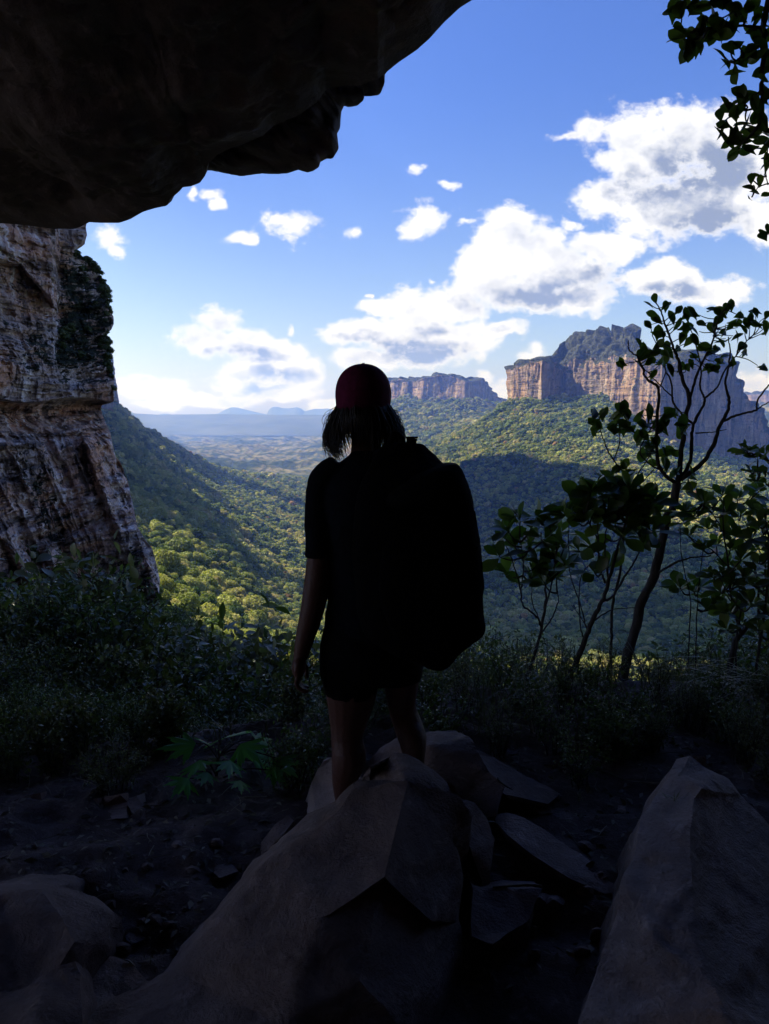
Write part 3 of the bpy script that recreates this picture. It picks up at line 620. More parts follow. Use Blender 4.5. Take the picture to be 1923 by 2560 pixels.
def forest_mat():
    m, N, b = newmat('forest_leaf'); t = attr(N, 'hue', True); u = attr(N, 'lum', True); lt = attr(N, 'tint')
    c = N.ramp(t, [(0.0, (0.05, 0.09, 0.025)), (0.3, (0.145, 0.185, 0.048)), (0.6, (0.29, 0.30, 0.08)), (0.85, (0.40, 0.36, 0.14)), (1.0, (0.32, 0.19, 0.08))])
    k = N.m('MULTIPLY', N.m('ADD', N.m('MULTIPLY', u, 0.9), 0.65), N.m('ADD', N.m('MULTIPLY', lt, 0.7), 0.65))
    cc = N.n('ShaderNodeCombineXYZ'); [N.l(k, cc.inputs[i]) for i in range(3)]
    N.l(N.mix(1.0, c, cc.outputs[0], 'MULTIPLY'), b.inputs['Base Color']); b.inputs['Roughness'].default_value = 0.65; b.inputs['Specular IOR Level'].default_value = 0.3
    tr = N.n('ShaderNodeBsdfTranslucent'); N.l(N.mix(1.0, c, (1.3, 1.4, 0.5), 'MULTIPLY'), tr.inputs[0])
    mx = N.n('ShaderNodeMixShader'); mx.inputs[0].default_value = 0.32; N.l(b.outputs[0], mx.inputs[1]); N.l(tr.outputs[0], mx.inputs[2])
    N.l(mx.outputs[0], [n for n in N.nt.nodes if n.type == 'OUTPUT_MATERIAL'][0].inputs[0])
    return m
M['forest'] = forest_mat()
def scatter(name, pts, scl, rot, extra, sources, label, cat=None, kind='stuff', idx=None):
    me = bpy.data.meshes.new(name); me.vertices.add(len(pts)); me.vertices.foreach_set('co', np.asarray(pts, np.float32).ravel())
    def put(nm, v, ty='FLOAT'):
        at = me.attributes.new(nm, ty, 'POINT'); at.data.foreach_set('vector' if ty == 'FLOAT_VECTOR' else 'value', np.asarray(v, np.int32 if ty == 'INT' else np.float32).ravel())
    put('scl', scl, 'FLOAT_VECTOR'); put('rot', rot, 'FLOAT_VECTOR'); put('idx', idx if idx is not None else RNG.integers(0, len(sources), len(pts)), 'INT')
    for k, v in extra.items(): put(k, v)
    o = bpy.data.objects.new(name, me); COL.objects.link(o)
    c = bpy.data.collections.new(name+'_sources')
    for s in sources: c.objects.link(s)
    ng = bpy.data.node_groups.new(name+'_scatter', 'GeometryNodeTree')
    ng.interface.new_socket('Geometry', in_out='INPUT', socket_type='NodeSocketGeometry'); ng.interface.new_socket('Geometry', in_out='OUTPUT', socket_type='NodeSocketGeometry')
    gi = ng.nodes.new('NodeGroupInput'); go = ng.nodes.new('NodeGroupOutput'); ip = ng.nodes.new('GeometryNodeInstanceOnPoints')
    ci = ng.nodes.new('GeometryNodeCollectionInfo'); ci.inputs['Collection'].default_value = c; ci.inputs['Separate Children'].default_value = True; ci.inputs['Reset Children'].default_value = True
    ip.inputs['Pick Instance'].default_value = True
    def na(nm, ty):
        n = ng.nodes.new('GeometryNodeInputNamedAttribute'); n.data_type = ty; n.inputs['Name'].default_value = nm; return n.outputs['Attribute']
    L = ng.links.new
    L(gi.outputs[0], ip.inputs['Points']); L(ci.outputs[0], ip.inputs['Instance']); L(na('idx', 'INT'), ip.inputs['Instance Index'])
    L(na('scl', 'FLOAT_VECTOR'), ip.inputs['Scale']); L(na('rot', 'FLOAT_VECTOR'), ip.inputs['Rotation']); L(ip.outputs[0], go.inputs[0])
    md = o.modifiers.new('scatter', 'NODES'); md.node_group = ng
    return tag(o, label, cat, kind=kind)
def srcobj(name, me, mat):
    me.materials.append(mat); return bpy.data.objects.new(name, me)
def in_view(x, y, pad=0.06):
    a = x/y; return (a > -0.54-pad) & (a < 0.54+pad)
def add_forest():
    near = [srcobj('crown_near', crown_mesh('c', 100+i, 2800, 0.10, 11).mesh('crown_near', 'tint'), M['forest']) for i in range(5)]
    far = [srcobj('crown_far', crown_mesh('c', 200+i, 330, 0.26, 7).mesh('crown_far', 'tint'), M['forest']) for i in range(5)]
    P_ = []; 
    for y0, y1, sp in ((62, 260, 3.5), (260, 700, 4.2), (700, 1500, 5.8), (1500, 2700, 6.8), (2700, 3700, 9.0)):
        gx, gy = np.meshgrid(np.arange(-0.62*y1, 0.62*y1, sp), np.arange(y0, y1, sp))
        x = (gx+RNG.uniform(-.48, .48, gx.shape)*sp).ravel(); y = (gy+RNG.uniform(-.48, .48, gx.shape)*sp).ravel()
        k = in_view(x, y) & (y > y0); x, y = x[k], y[k]
        k = (RNG.random(len(x)) < 0.93) & ~((x < -0.30*y) & (y < 90)) 
        x, y = x[k], y[k]; z = terr_z(x, y)
        s = sp*0.5*np.exp(RNG.normal(0, 0.40, len(x)))*1.1
        P_.append((x, y, z, s))
    x, y, z, s = [np.concatenate([p[i] for p in P_]) for i in range(4)]
    # keep off the mesa walls and their tops
    q = np.stack([x, y, 0*x], -1)
    open_ = fbm(q/120.0, 4, 61)
    keep = ~((y > 1500) & (open_ > 0.5)) & ~((y > 2700) & (x < -0.03*y))
    x, y, z, s, q = x[keep], y[keep], z[keep], s[keep], q[keep]
    n = len(x); print('trees', n)
    hue = np.clip(0.42+0.5*fbm(q/60.0, 3, 71)+RNG.normal(0, 0.22, n), 0, 0.88); red = (RNG.random(n) < 0.004+0.05*(fbm(q/45.0, 3, 77) > 0.40)); hue[red] = 1.0
    lum = np.clip(0.45+RNG.normal(0, 0.25, n), 0, 1)
    scl = np.stack([s*RNG.uniform(.85, 1.15, n), s*RNG.uniform(.85, 1.15, n), s*RNG.uniform(0.8, 1.35, n)], -1)
    rot = np.stack([RNG.normal(0, .12, n), RNG.normal(0, .12, n), RNG.uniform(0, 6.28, n)], -1)
    pts = np.stack([x, y, z-0.10*s], -1)
    # the nearest crowns are trees of their own
    rr = y+np.abs(x)*0.3; sunny = (x > -0.24*y) & (y > 66)
    order = np.argsort(np.where(sunny, rr, 1e9))[:110]; near_set = np.zeros(n, bool); near_set[order] = True
    proto = []
    for i in range(5):
        g = Geo(); g.tube([(0, 0, -0.9), (0.03, 0.02, -0.1), (0.0, 0.03, 0.5)], [0.06, 0.045, 0.03], 6)
        for j in range(4):
            an = j*1.6+i; g.tube([(0, 0.02, 0.1), (0.2*math.cos(an), 0.2*math.sin(an), 0.35), (0.4*math.cos(an), 0.4*math.sin(an), 0.55)], [0.03, 0.012], 5)
        proto.append(g.mesh('trunk'))
        proto[-1].materials.append(M['bark'])
    mats = {}
    for j, i in enumerate(order):
        k = j % 5
        t = empty('forest_tree', pts[i], float(rot[i][2])); t.scale = [float(v) for v in scl[i]]
        tag(t, 'leafy round crowned tree standing in the nearest forest on the slope below the ledge', 'tree', 'trees of the forest below the ledge')
        tr = bpy.data.objects.new('trunk', proto[k]); COL.objects.link(tr); tr.parent = t
        if j < 5:
            hb = round(0.25+0.15*j, 2); mm = near[k].data.copy(); mm.materials.clear(); m2 = M['forest'].copy(); m2.name = 'forest_tree_leaf'
            for nd in m2.node_tree.nodes:
                if nd.type == 'ATTRIBUTE' and nd.attribute_type == 'INSTANCER':
                    v = m2.node_tree.nodes.new('ShaderNodeValue'); v.outputs[0].default_value = hb if nd.attribute_name == 'hue' else 0.5
                    for l in list(nd.outputs['Fac'].links): m2.node_tree.links.new(v.outputs[0], l.to_socket)
            mm.materials.append(m2); mats[k] = mm
        c = bpy.data.objects.new('crown', mats[k]); COL.objects.link(c); c.parent = t
    r = ~near_set
    nr = r & (y < 620); fr = r & (y >= 620)
    scatter('forest', pts[nr], scl[nr], rot[nr], {'hue': hue[nr], 'lum': lum[nr]}, near, 'dense sunlit green forest covering the valley side', 'forest')
    scatter('distant_forest', pts[fr], scl[fr], rot[fr], {'hue': hue[fr], 'lum': lum[fr]}, far, 'far forest on the slopes under the mesas', 'forest')
add_forest()
# ------------------------------------------------------------------ the near cliff on the left
CL_EDGE = [(500,222),(540,222),(567,215),(587,218),(600,214),(611,212),(617,197),(626,189),(639,200),(653,220),(671,237),(688,252),(705,262),(726,265),(746,270),(766,275),(781,278),(792,284),(810,285),(824,279),(836,265),(853,272),(885,273),(905,278),(917,273),(934,282),(951,287),(969,284),(1003,286),(1009,272),(1012,256),(1021,252),(1041,258),(1067,269),(1082,276),(1113,282),(1140,289),(1158,303),(1211,322),(1259,332),(1317,344),(1345,361),(1370,380),(1408,391),(1451,400),(1499,398),(1540,385),(1600,372),(1700,380)]
def add_near_cliff():
    rows = np.concatenate([np.linspace(120, 500, 60)[:-1], np.linspace(500, 1700, 760)]); rows = rows[::-1]
    e = np.interp(rows, [c[0] for c in CL_EDGE], [c[1] for c in CL_EDGE])
    e = np.where(rows < 500, 222-0.10*(500-rows), e)
    nx = 520; u = np.linspace(0, 1, nx)[:, None]; L = -620.0
    px = L+(e[None]-L)*u**0.8
    py = rows[None]+0*px
    D = 15+30*sstep(px, -620, 400)**0.8+3.0
    # big forms: bright upper panel standing proud over a dark recess; a long ledge with a dark underside; a recess by the corner
    diag = np.interp(px, [-700, -100, 0, 52, 87, 130, 150], [560, 640, 656, 662, 708, 755, 800])
    panel = (1-sstep(py, diag-5, diag+5))*(1-sstep(px, 128, 152))
    D = D-1.5*panel+2.2*sstep(px, 130, 150)*(1-sstep(py, 700, 1000))
    led = 1002+6*np.sin(px/40.0)-0.06*np.maximum(0, 60-px)
    ov = (1-sstep(py, led-3, led+3))
    D = D-2.0*ov*sstep(py, 800, 990)
    D = D+1.3*np.exp(-((py-led-28)/26.0)**2)*(1-ov)
    bulge = np.exp(-(((px-20)/80.0)**2+((py-900)/70.0)**2)); D = D-1.2*bulge
    # diagonal ribs of the lower face running down to the right
    dr = (px-0.42*(py-1000))/62.0
    low = sstep(py, 1040, 1120)
    dn = np.stack([dr*0.8, py/520.0, 0*dr], -1)
    D = D-1.5*low*ridged(dn, 3, 231, 0.55)-1.6*low*np.exp(-((px-(225+0.36*(py-1080)))/42.0)**2)
    D = D-0.012*low*(py-1040)
    p = Pv(px, py, D)
    q = p.copy(); rot = np.array([[0.96, 0, 0.28], [0, 1, 0], [-0.28, 0, 0.96]]); q = q @ rot.T
    bedn = q*np.array([0.22, 0.22, 1.6])
    bed = fbm(bedn, 5, 201, 0.6); blk = worley(q*np.array([0.7, 0.7, 1.6]), 203); blk2 = worley(q*np.array([1.9, 1.9, 4.0]), 207)
    vert = ridged(q*np.array([0.8, 0.8, 0.12]), 4, 205, 0.55); fine = fbm(q*3.0, 5, 209, 0.6)
    w_e = 1-0.85*sstep(u, 0.985, 1.0)
    terr = np.floor(bed*4+0.5)/4
    d = (1.25*terr+0.45*bed+0.5*(0.5-blk)+0.20*(0.5-blk2)+0.65*vert*np.where(py > 1020, 1.1, 0.6)+0.28*fine)*w_e
    p = p*(1-(d*0.85/D))[..., None]
    lat = fbm(q*np.array([1.2, 1.2, 2.5]), 4, 215)[..., None]*0.16*w_e[..., None]
    p[..., 0:1] += lat
    # turn the corner and run back, so the cliff is a thick mass
    last = p[-1:, :, :]; back = []
    for dd in (0.6, 2.0, 5.0, 12.0, 26.0):
        r = last.copy(); r[..., 1] += dd; r[..., 0] += dd*(last[..., 0]/last[..., 1])*1.0-dd*0.30-0.02*dd*dd
        r += (fbm(r*0.6, 4, 221)*0.35)[..., None]*np.array([0.4, 0, 0.5]); back.append(r)
    p = np.concatenate([p]+back, 0)
    top = p[:, -1:, :].copy(); t1 = top.copy(); t1[..., 0] -= 30; t1[..., 2] += 10
    p = np.concatenate([p, t1], 1)
    pxf = np.concatenate([px, np.repeat(px[-1:], 5, 0)], 0); pyf = np.concatenate([py, np.repeat(py[-1:], 5, 0)], 0)
    veg = 0.55*sstep(pxf, 125, 165)*(1-sstep(pyf, 900, 990))*sstep(pyf, 600, 660)
    veg += 0.35*np.exp(-((pxf-(70+0.35*(pyf-1150)))/45.0)**2)*sstep(pyf, 1090, 1180)*(1-sstep(pyf, 1330, 1420))
    veg += 0.5*sstep(pyf, 1400, 1480)+0.3*np.exp(-((pxf-330)/30.0)**2)*sstep(pyf, 1330, 1400)
    veg += 0.5*np.exp(-((pyf-880)/60.0)**2)*np.exp(-((pxf-100)/60.0)**2)-0.25*panelf(pxf, pyf)
    veg = np.concatenate([veg, np.full((veg.shape[0], 1), 0.8)], 1)
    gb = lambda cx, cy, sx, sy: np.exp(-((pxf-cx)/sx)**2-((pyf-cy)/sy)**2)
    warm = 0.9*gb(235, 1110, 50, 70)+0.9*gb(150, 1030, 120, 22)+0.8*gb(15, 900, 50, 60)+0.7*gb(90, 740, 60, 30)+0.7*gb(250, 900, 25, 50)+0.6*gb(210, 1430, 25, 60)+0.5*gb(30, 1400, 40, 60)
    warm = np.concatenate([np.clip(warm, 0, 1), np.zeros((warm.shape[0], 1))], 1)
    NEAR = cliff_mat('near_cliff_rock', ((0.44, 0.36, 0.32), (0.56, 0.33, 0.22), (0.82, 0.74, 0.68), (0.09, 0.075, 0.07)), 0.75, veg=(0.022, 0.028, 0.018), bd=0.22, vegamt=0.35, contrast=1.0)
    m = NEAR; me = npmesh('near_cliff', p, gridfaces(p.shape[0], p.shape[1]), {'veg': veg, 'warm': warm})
    o = link('near_cliff', me, m); tag(o, 'tall streaked sandstone cliff with ledges at the left, close to the cave', 'cliff')
    return p[:nx+5, :-1], pxf, pyf
def panelf(px, py): return (1-sstep(py, 640, 720))*(1-sstep(px, 120, 150))
CLIFF_P, CL_PX, CL_PY = add_near_cliff()

# ------------------------------------------------------------------ the cave: overhang, back wall, floor
LIP = [  # px, py, distance of the front lip, left to right
 (-1500,700,13.5),(-900,640,13.0),(-400,590,12.2),(0,557,11.5),(75,566,11.2),(134,574,10.9),(186,575,10.6),(206,568,10.4),(224,558,10.2),(254,559,9.9),(298,558,9.7),(328,548,9.6),(358,531,9.4),(388,522,9.3),(418,515,9.2),(424,498,9.0),(440,485,8.9),(457,468,8.8),(477,466,8.8),(500,457,8.7),(513,440,8.6),(516,424,8.5),(522,408,8.3),(545,386,8.1),(578,370,7.9),(612,358,7.8),(656,339,7.7),(686,313,7.6),(746,287,7.4),(791,257,7.3),(818,222,7.2),(865,214,7.1),(905,211,7.0),(945,195,6.9),(962,183,6.9),(1000,153,6.8),(1045,123,6.7),(1074,97,6.6),(1112,56,6.5),(1149,22,6.4),(1186,0,6.4),(1300,-70,6.3),(1600,-150,6.1),(1950,-150,5.8),(2400,-220,6.2),(3000,-200,6.4),(3700,300,6.2),(4100,1200,5.6),(4200,2400,5.0)]
def add_overhang():
    k = np.array(LIP, float); n = 620
    cu = np.concatenate([[0], np.cumsum(np.hypot(np.diff(k[:, 0]), np.diff(k[:, 1]))**0.55)]); u = np.linspace(0, cu[-1], n)
    lip = Pv(np.interp(u, cu, k[:, 0]), np.interp(u, cu, k[:, 1]), np.interp(u, cu, k[:, 2]))
    m = 340; t = np.linspace(0, 1, m)
    # inner surface: from the lip back over the viewer, then down the back wall
    xb = np.interp(lip[:, 0], [-16, -8, 0, 8, 16], [-9.5, -6.5, 0, 6.5, 10.5]); low = lip[:, 2] < 1.0; zmid = np.where(low, lip[:, 2], np.maximum(lip[:, 2]+1.2, 2.3))
    P0 = lip; P1 = np.stack([lip[:, 0]*0.92, lip[:, 1]-2.2, lip[:, 2]+0.15+0.10*np.abs(lip[:, 0])*0], -1)
    P2 = np.stack([xb*1.15, np.full(n, 1.0), np.where(low, zmid, zmid+0.4)], -1); P3 = np.stack([xb*1.2, np.full(n, -4.0), np.where(low, np.minimum(2.2, lip[:, 2]), 2.2)], -1); P4 = np.stack([xb*1.2, np.full(n, -6.0), np.where(low, np.minimum(-0.5, lip[:, 2]), -0.5)], -1); P5 = np.stack([xb*1.2, np.full(n, -6.2), np.full(n, -3.0)], -1)
    ctrl = np.stack([P0, P1, P2, P3, P4, P5], 0); kn = np.array([0, .30, .62, .82, .92, 1.0])
    tt = t**1.3
    inner = np.empty((n, m, 3))
    for a in range(3):
        for i in range(n): inner[i, :, a] = np.interp(tt, kn, ctrl[:, i, a])
    ker = np.exp(-0.5*(np.arange(-14, 15)/6.0)**2); ker /= ker.sum()
    for a in range(3):
        for i in range(n): 
            r = np.convolve(np.pad(inner[i, :, a], 14, mode='edge'), ker, 'valid'); w = sstep(tt, 0, 0.05); inner[i, :, a] = inner[i, :, a]*(1-w)+r*w
    q = inner
    nz = 0.55*fbm(q*np.array([0.45, 0.45, 0.8])+3, 4, 301)+0.35*ridged(q*np.array([0.35, 0.7, 0.6])+1, 4, 303)+0.10*fbm(q*2.2, 4, 305)+0.035*fbm(q*9, 3, 306)
    fade = sstep(tt, 0.0, 0.10)
    inner[..., 2] += nz*0.75*(0.06+0.94*fade)[None]
    inner[..., 1] += fbm(q*1.1+9, 3, 307)*0.3*fade[None]
    # outer face: up and away from the lip
    outs = []
    rj = fbm(lip*1.2, 3, 309)
    for dy, dz, dx in ((0.10, 0.10, 0), (0.35, 0.45, 0), (0.7, 1.2, 0), (1.0, 3.0, 0), (0.5, 8.0, 0), (-1.5, 22.0, 0), (-8.0, 60.0, 0), (-30, 75, 0)):
        r = lip.copy(); r[:, 1] += dy+0.12*rj; r[:, 2] += dz; r[:, 0] += 0.0; outs.append(r)
    outer = np.stack(outs[::-1], 1)
    outer += (fbm(outer*0.8, 3, 311)*0.10)[..., None]*np.array([0, 1, 0])
    p = np.concatenate([outer, inner], 1)
    # side flanks close the hill on both ends
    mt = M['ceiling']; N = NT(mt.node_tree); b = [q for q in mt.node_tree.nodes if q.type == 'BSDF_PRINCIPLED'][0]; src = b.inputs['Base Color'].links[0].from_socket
    sp = N.n('ShaderNodeSeparateXYZ'); N.l(pos(N), sp.inputs[0])       # unseen rear rock made paler and warmer, added to bounce light forward
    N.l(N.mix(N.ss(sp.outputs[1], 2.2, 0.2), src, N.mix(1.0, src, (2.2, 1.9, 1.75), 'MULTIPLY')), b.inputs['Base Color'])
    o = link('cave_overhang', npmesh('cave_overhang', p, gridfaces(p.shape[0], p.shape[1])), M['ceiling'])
    tag(o, 'huge dark overhanging cave roof filling the upper left', 'rock overhang')
    return o
OVER = add_overhang()
def lobe(name, outline, D, depth, label, mat=None, parent=None, seed=0, amp=0.12, rise=(0.35, 0.9)):
    """a hanging lump of rock: traced lower edge, rounded body going back and up"""
    o_ = np.array(outline, float); cu = np.concatenate([[0], np.cumsum(np.hypot(np.diff(o_[:, 0]), np.diff(o_[:, 1])))])
    n = 300; u = np.linspace(0, cu[-1], n); px, py, DD = np.interp(u, cu, o_[:, 0]), np.interp(u, cu, o_[:, 1]), np.interp(u, cu, o_[:, 2])
    e = Pv(px, py, DD); rows = []
    for th in np.linspace(-0.5*PI, 0.5*PI, 40):       # near side (towards the viewer) -> lower edge -> far side
        f = -math.sin(th); up = (1-math.cos(th))
        r = e.copy(); r[:, 1] -= f*depth*0.5; r[:, 2] += up*rise[1]; r[:, 0] -= up*rise[0]; rows.append(r)
    p = np.stack(rows, 1); q = p
    d = amp*(fbm(q*1.6, 4, seed+1)+0.7*ridged(q*2.6, 3, seed+2)); w = 1-0.8*np.exp(-((np.arange(40)-19.5)/3.0)**2)
    p[..., 1] += d*w; p[..., 2] += 0.5*d*w
    top = p.copy(); a = p[:, :1].copy(); a[..., 2] += 2.0; b = p[:, -1:].copy(); b[..., 2] += 2.0
    p = np.concatenate([a, p, b], 1)
    o = link(name, npmesh(name, p, gridfaces(n, p.shape[1])), mat or M['ceiling'], parent)
    return o
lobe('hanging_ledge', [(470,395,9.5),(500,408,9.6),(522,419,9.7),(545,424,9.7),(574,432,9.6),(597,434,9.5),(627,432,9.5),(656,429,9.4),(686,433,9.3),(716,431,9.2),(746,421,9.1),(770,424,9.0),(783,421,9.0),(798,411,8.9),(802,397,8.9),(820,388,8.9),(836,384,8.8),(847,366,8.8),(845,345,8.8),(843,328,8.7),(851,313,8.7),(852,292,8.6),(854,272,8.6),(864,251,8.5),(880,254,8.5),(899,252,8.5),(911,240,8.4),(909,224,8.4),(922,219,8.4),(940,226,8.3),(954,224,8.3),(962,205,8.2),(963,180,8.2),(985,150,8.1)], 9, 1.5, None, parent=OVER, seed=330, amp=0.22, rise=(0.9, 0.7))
tag(bpy.data.objects['hanging_ledge'], 'lumpy rock ledge hanging behind the smooth lip')

def ground_z(x, y):
    p = np.stack([x, y, 0*x], -1)
    z = -1.62-0.10*np.clip(y, -8, 3.4)*0.25+0.05*fbm(p/0.7, 5, 401, 0.55)+0.10*fbm(p/2.2, 3, 403)
    z = z+0.015*np.exp(-((x-0.62)/0.45)**2-((y-2.5)/0.5)**2)
    edge = 4.2+0.35*np.sin(x*0.9)+0.3*fbm(p/1.5, 2, 405)
    d = np.clip(y-edge, 0, None); left = sstep(-x, 0.5, 4.0)
    z = z-d*(0.66-0.22*left)
    z = z+0.035*ridged(p/0.28, 5, 407)+0.03*fbm(p/0.12, 3, 409)
    return z
def add_ground():
    xs = np.linspace(-11, 10, 520); ys = np.concatenate([np.linspace(-7.5, 0.5, 60)[:-1], np.linspace(0.5, 10.5, 380)])
    X, Y = np.meshgrid(xs, ys, indexing='ij'); Z = ground_z(X, Y)
    o = link('ground', npmesh('ground', np.stack([X, Y, Z], -1), gridfaces(*X.shape, flip=True)), M['dirt']); tag(o, 'dark trodden earth on the cave floor', 'ground', kind='structure')
add_ground()

# ------------------------------------------------------------------ boulders: traced facets with real depth
def rock(name, pts, loop, label, cat='rock', creases=(), mat=None, back=0.5, drop=0.6, cuts=3, amp=0.02, group=None, seed=0, sm=0, f1=7.0):
    """pts: (px, py, distance); loop: indices of the outline; creases: index pairs kept as edges"""
    edges = [(loop[i], loop[(i+1) % len(loop)]) for i in range(len(loop))]+list(creases)
    v2 = [Vector((p[0], -p[1])) for p in pts]
    vo, eo, fo, *_ = delaunay_2d_cdt(v2, edges, [], 1, 1e-4)
    bm = bmesh.new(); V = []
    for c in vo:
        j = min(range(len(pts)), key=lambda i: (pts[i][0]-c.x)**2+(pts[i][1]+c.y)**2)
        V.append(bm.verts.new(P(*pts[j]).tolist()))
    for f in fo:
        try: bm.faces.new([V[i] for i in f])
        except ValueError: pass
    be = [e for e in bm.edges if len(e.link_faces) == 1]
    lp = np.array([P(*pts[i]) for i in loop]); c0 = lp.mean(0); zr = max(0.02, lp[:, 2].max()-lp[:, 2].min())
    ret = bmesh.ops.extrude_edge_only(bm, edges=be); nv = [g for g in ret['geom'] if isinstance(g, bmesh.types.BMVert)]
    for v in nv:
        r = np.array(v.co); d = r-c0
        wb = float(np.clip((r[2]-c0[2])/zr+0.55, 0.06, 1.0)); v.co = Vector((r+np.array([-0.10*d[0]*wb, back*wb, -drop*0.35-0.10*d[2]*wb])).tolist())
    ne = [g for g in ret['geom'] if isinstance(g, bmesh.types.BMEdge)]
    ret = bmesh.ops.extrude_edge_only(bm, edges=ne); nv2 = [g for g in ret['geom'] if isinstance(g, bmesh.types.BMVert)]
    for v in nv2:
        r = np.array(v.co); d = r-c0; v.co = Vector((r+np.array([-0.04*d[0], back*0.05, -drop])).tolist())
    bmesh.ops.holes_fill(bm, edges=[g for g in ret['geom'] if isinstance(g, bmesh.types.BMEdge)], sides=0)
    bmesh.ops.recalc_face_normals(bm, faces=bm.faces)
    bmesh.ops.triangulate(bm, faces=bm.faces)
    for _ in range(cuts):
        bmesh.ops.subdivide_edges(bm, edges=[e for e in bm.edges if e.calc_length() > 0.035], cuts=1, use_grid_fill=True)
        bmesh.ops.triangulate(bm, faces=[f for f in bm.faces if len(f.verts) > 3])
    for _ in range(sm): bmesh.ops.smooth_vert(bm, verts=bm.verts, factor=0.5, use_axis_x=True, use_axis_y=True, use_axis_z=True)
    bm.normal_update()
    co = np.array([v.co for v in bm.verts]); no = np.array([v.normal for v in bm.verts])
    d = amp*(fbm(co*f1*0.3+seed, 3, 501)*0.9+0.45*ridged(co*f1*0.5+seed, 4, 503)+0.5*fbm(co*f1*2.2, 5, 505, 0.6))
    co = co+no*d[:, None]
    for v, c in zip(bm.verts, co): v.co = Vector(c.tolist())
    me = bpy.data.meshes.new(name); bm.to_mesh(me); bm.free()
    o = link(name, me, mat or M['boulder']); me.shade_smooth() if hasattr(me, 'shade_smooth') else None
    try: me.set_sharp_from_angle(angle=math.radians(38))
    except Exception: pass
    tag(o, label, cat, group); return o
def ring(n): return list(range(n))
# central boulder with the crest behind which the hiker stands
B = [(231,2543,1.75),(277,2509,1.82),(347,2480,1.86),(416,2439,1.93),(462,2376,2.0),(508,2324,2.06),(549,2283,2.1),(590,2215,2.2),(635,2150,2.3),(664,2127,2.33),(716,2081,2.42),(774,2041,2.5),(843,2003,2.58),(900,1952,2.6),
     (950,1905,2.58),(985,1886,2.55),(1020,1890,2.52),(1047,1899,2.50),(1082,1925,2.45),(1116,1960,2.42),(1134,1968,2.40),(1138,1990,2.39),(1174,2041,2.36),(1171,2076,2.34),(1136,2116,2.30),(1151,2192,2.24),(1136,2302,2.16),(1151,2383,2.1),(1122,2560,1.95),(1115,2760,1.8),(600,2800,1.35),(150,2760,1.45)]
nB = len(B)
B += [(924,1914,2.42),(884,1977,2.36),(849,2035,2.29),(791,2081,2.23),(716,2113,2.18),(676,2145,2.14),(624,2214,2.08),(540,2330,1.98),(440,2440,1.88),      # crest line 
      (1018,1960,2.32),(960,2192,1.95),(1076,2299,1.98),(964,2200,1.985),(1070,2312,2.015),(800,2300,1.84),(900,2450,1.71),(600,2420,1.80),(700,2560,1.61),(1000,2560,1.66),(1128,2116,2.27)]
cr = [(nB+i, nB+i+1) for i in range(8)]+[(15, nB), (0, nB+8), (nB+10, nB+11), (nB+12, nB+13), (16, nB+9), (nB+9, nB+19)]
rock('central_boulder', B, ring(nB), 'massive dark boulder in the middle foreground with a pale left flank', 'boulder', cr, M['boulder'], back=0.35, drop=1.0, cuts=5, amp=0.024, seed=1)
rock('back_boulder', [(905,1925,3.2),(951,1874,3.2),(995,1850,3.2),(1040,1846,3.2),(1086,1841,3.15),(1168,1843,3.1),(1182,1855,3.05),(1202,1889,2.98),(1221,1927,2.93),(1264,1966,2.85),(1240,2040,2.75),(1100,2060,2.8),(950,2050,2.9),(860,2040,3.0),(860,1960,3.15),(1075,1862,3.0)],
     ring(15), 'dark blocky rock right behind the central boulder under the hiker', 'boulder', [(4, 15), (15, 7)], M['boulder'], back=0.5, drop=0.5, cuts=4, amp=0.018, seed=2)
rock('side_block', [(760,2010,3.1),(783,1956,3.1),(800,1925,3.1),(812,1906,3.1),(835,1896,3.1),(880,1895,3.05),(905,1960,2.9),(880,2030,2.8),(800,2060,2.8)], ring(9), 'small pale block beside the hiker at the left of the boulder', 'rock', (), M['pale_rock'], back=0.3, drop=0.3, cuts=3, amp=0.018, seed=3)
rock('leaning_slab', [(1190,1890,3.25),(1202,1892,3.25),(1240,1898,3.25),(1298,1932,3.2),(1332,1947,3.2),(1400,1985,3.1),(1370,2010,2.95),(1264,1985,2.9),(1215,1940,3.0)], ring(9), 'low grey slab leaning against the right of the dark blocky rock', 'rock', (), M['boulder'], back=0.4, drop=0.3, cuts=3, amp=0.018, seed=4)
rock('long_slab', [(1230,2040,2.8),(1267,2032,2.8),(1308,2047,2.78),(1366,2082,2.72),(1452,2134,2.62),(1539,2203,2.5),(1548,2230,2.45),(1510,2234,2.42),(1423,2195,2.45),(1331,2137,2.55),(1267,2085,2.65)], ring(11), 'long pale slab slanting down to the right between the boulders', 'rock', (), M['pale_rock'], back=0.12, drop=0.28, cuts=4, amp=0.018, seed=5)
rock('wedge_rock', [(1150,2000,2.62),(1185,2010,2.62),(1215,2050,2.6),(1232,2100,2.52),(1222,2180,2.42),(1205,2200,2.4),(1180,2130,2.4),(1160,2060,2.5)], ring(8), 'thin wedge of rock pressed to the right side of the central boulder', 'rock', (), M['boulder'], back=0.25, drop=0.4, cuts=3, amp=0.01, seed=6)
rock('low_rock', [(1180,2215,2.3),(1209,2222,2.3),(1284,2220,2.3),(1362,2214,2.32),(1342,2256,2.26),(1325,2302,2.2),(1284,2322,2.15),(1230,2360,2.05),(1180,2340,2.1)], ring(9), 'flat topped low rock in the gap between the two big boulders', 'rock', (), M['boulder'], back=0.25, drop=0.3, cuts=3, amp=0.018, seed=7)
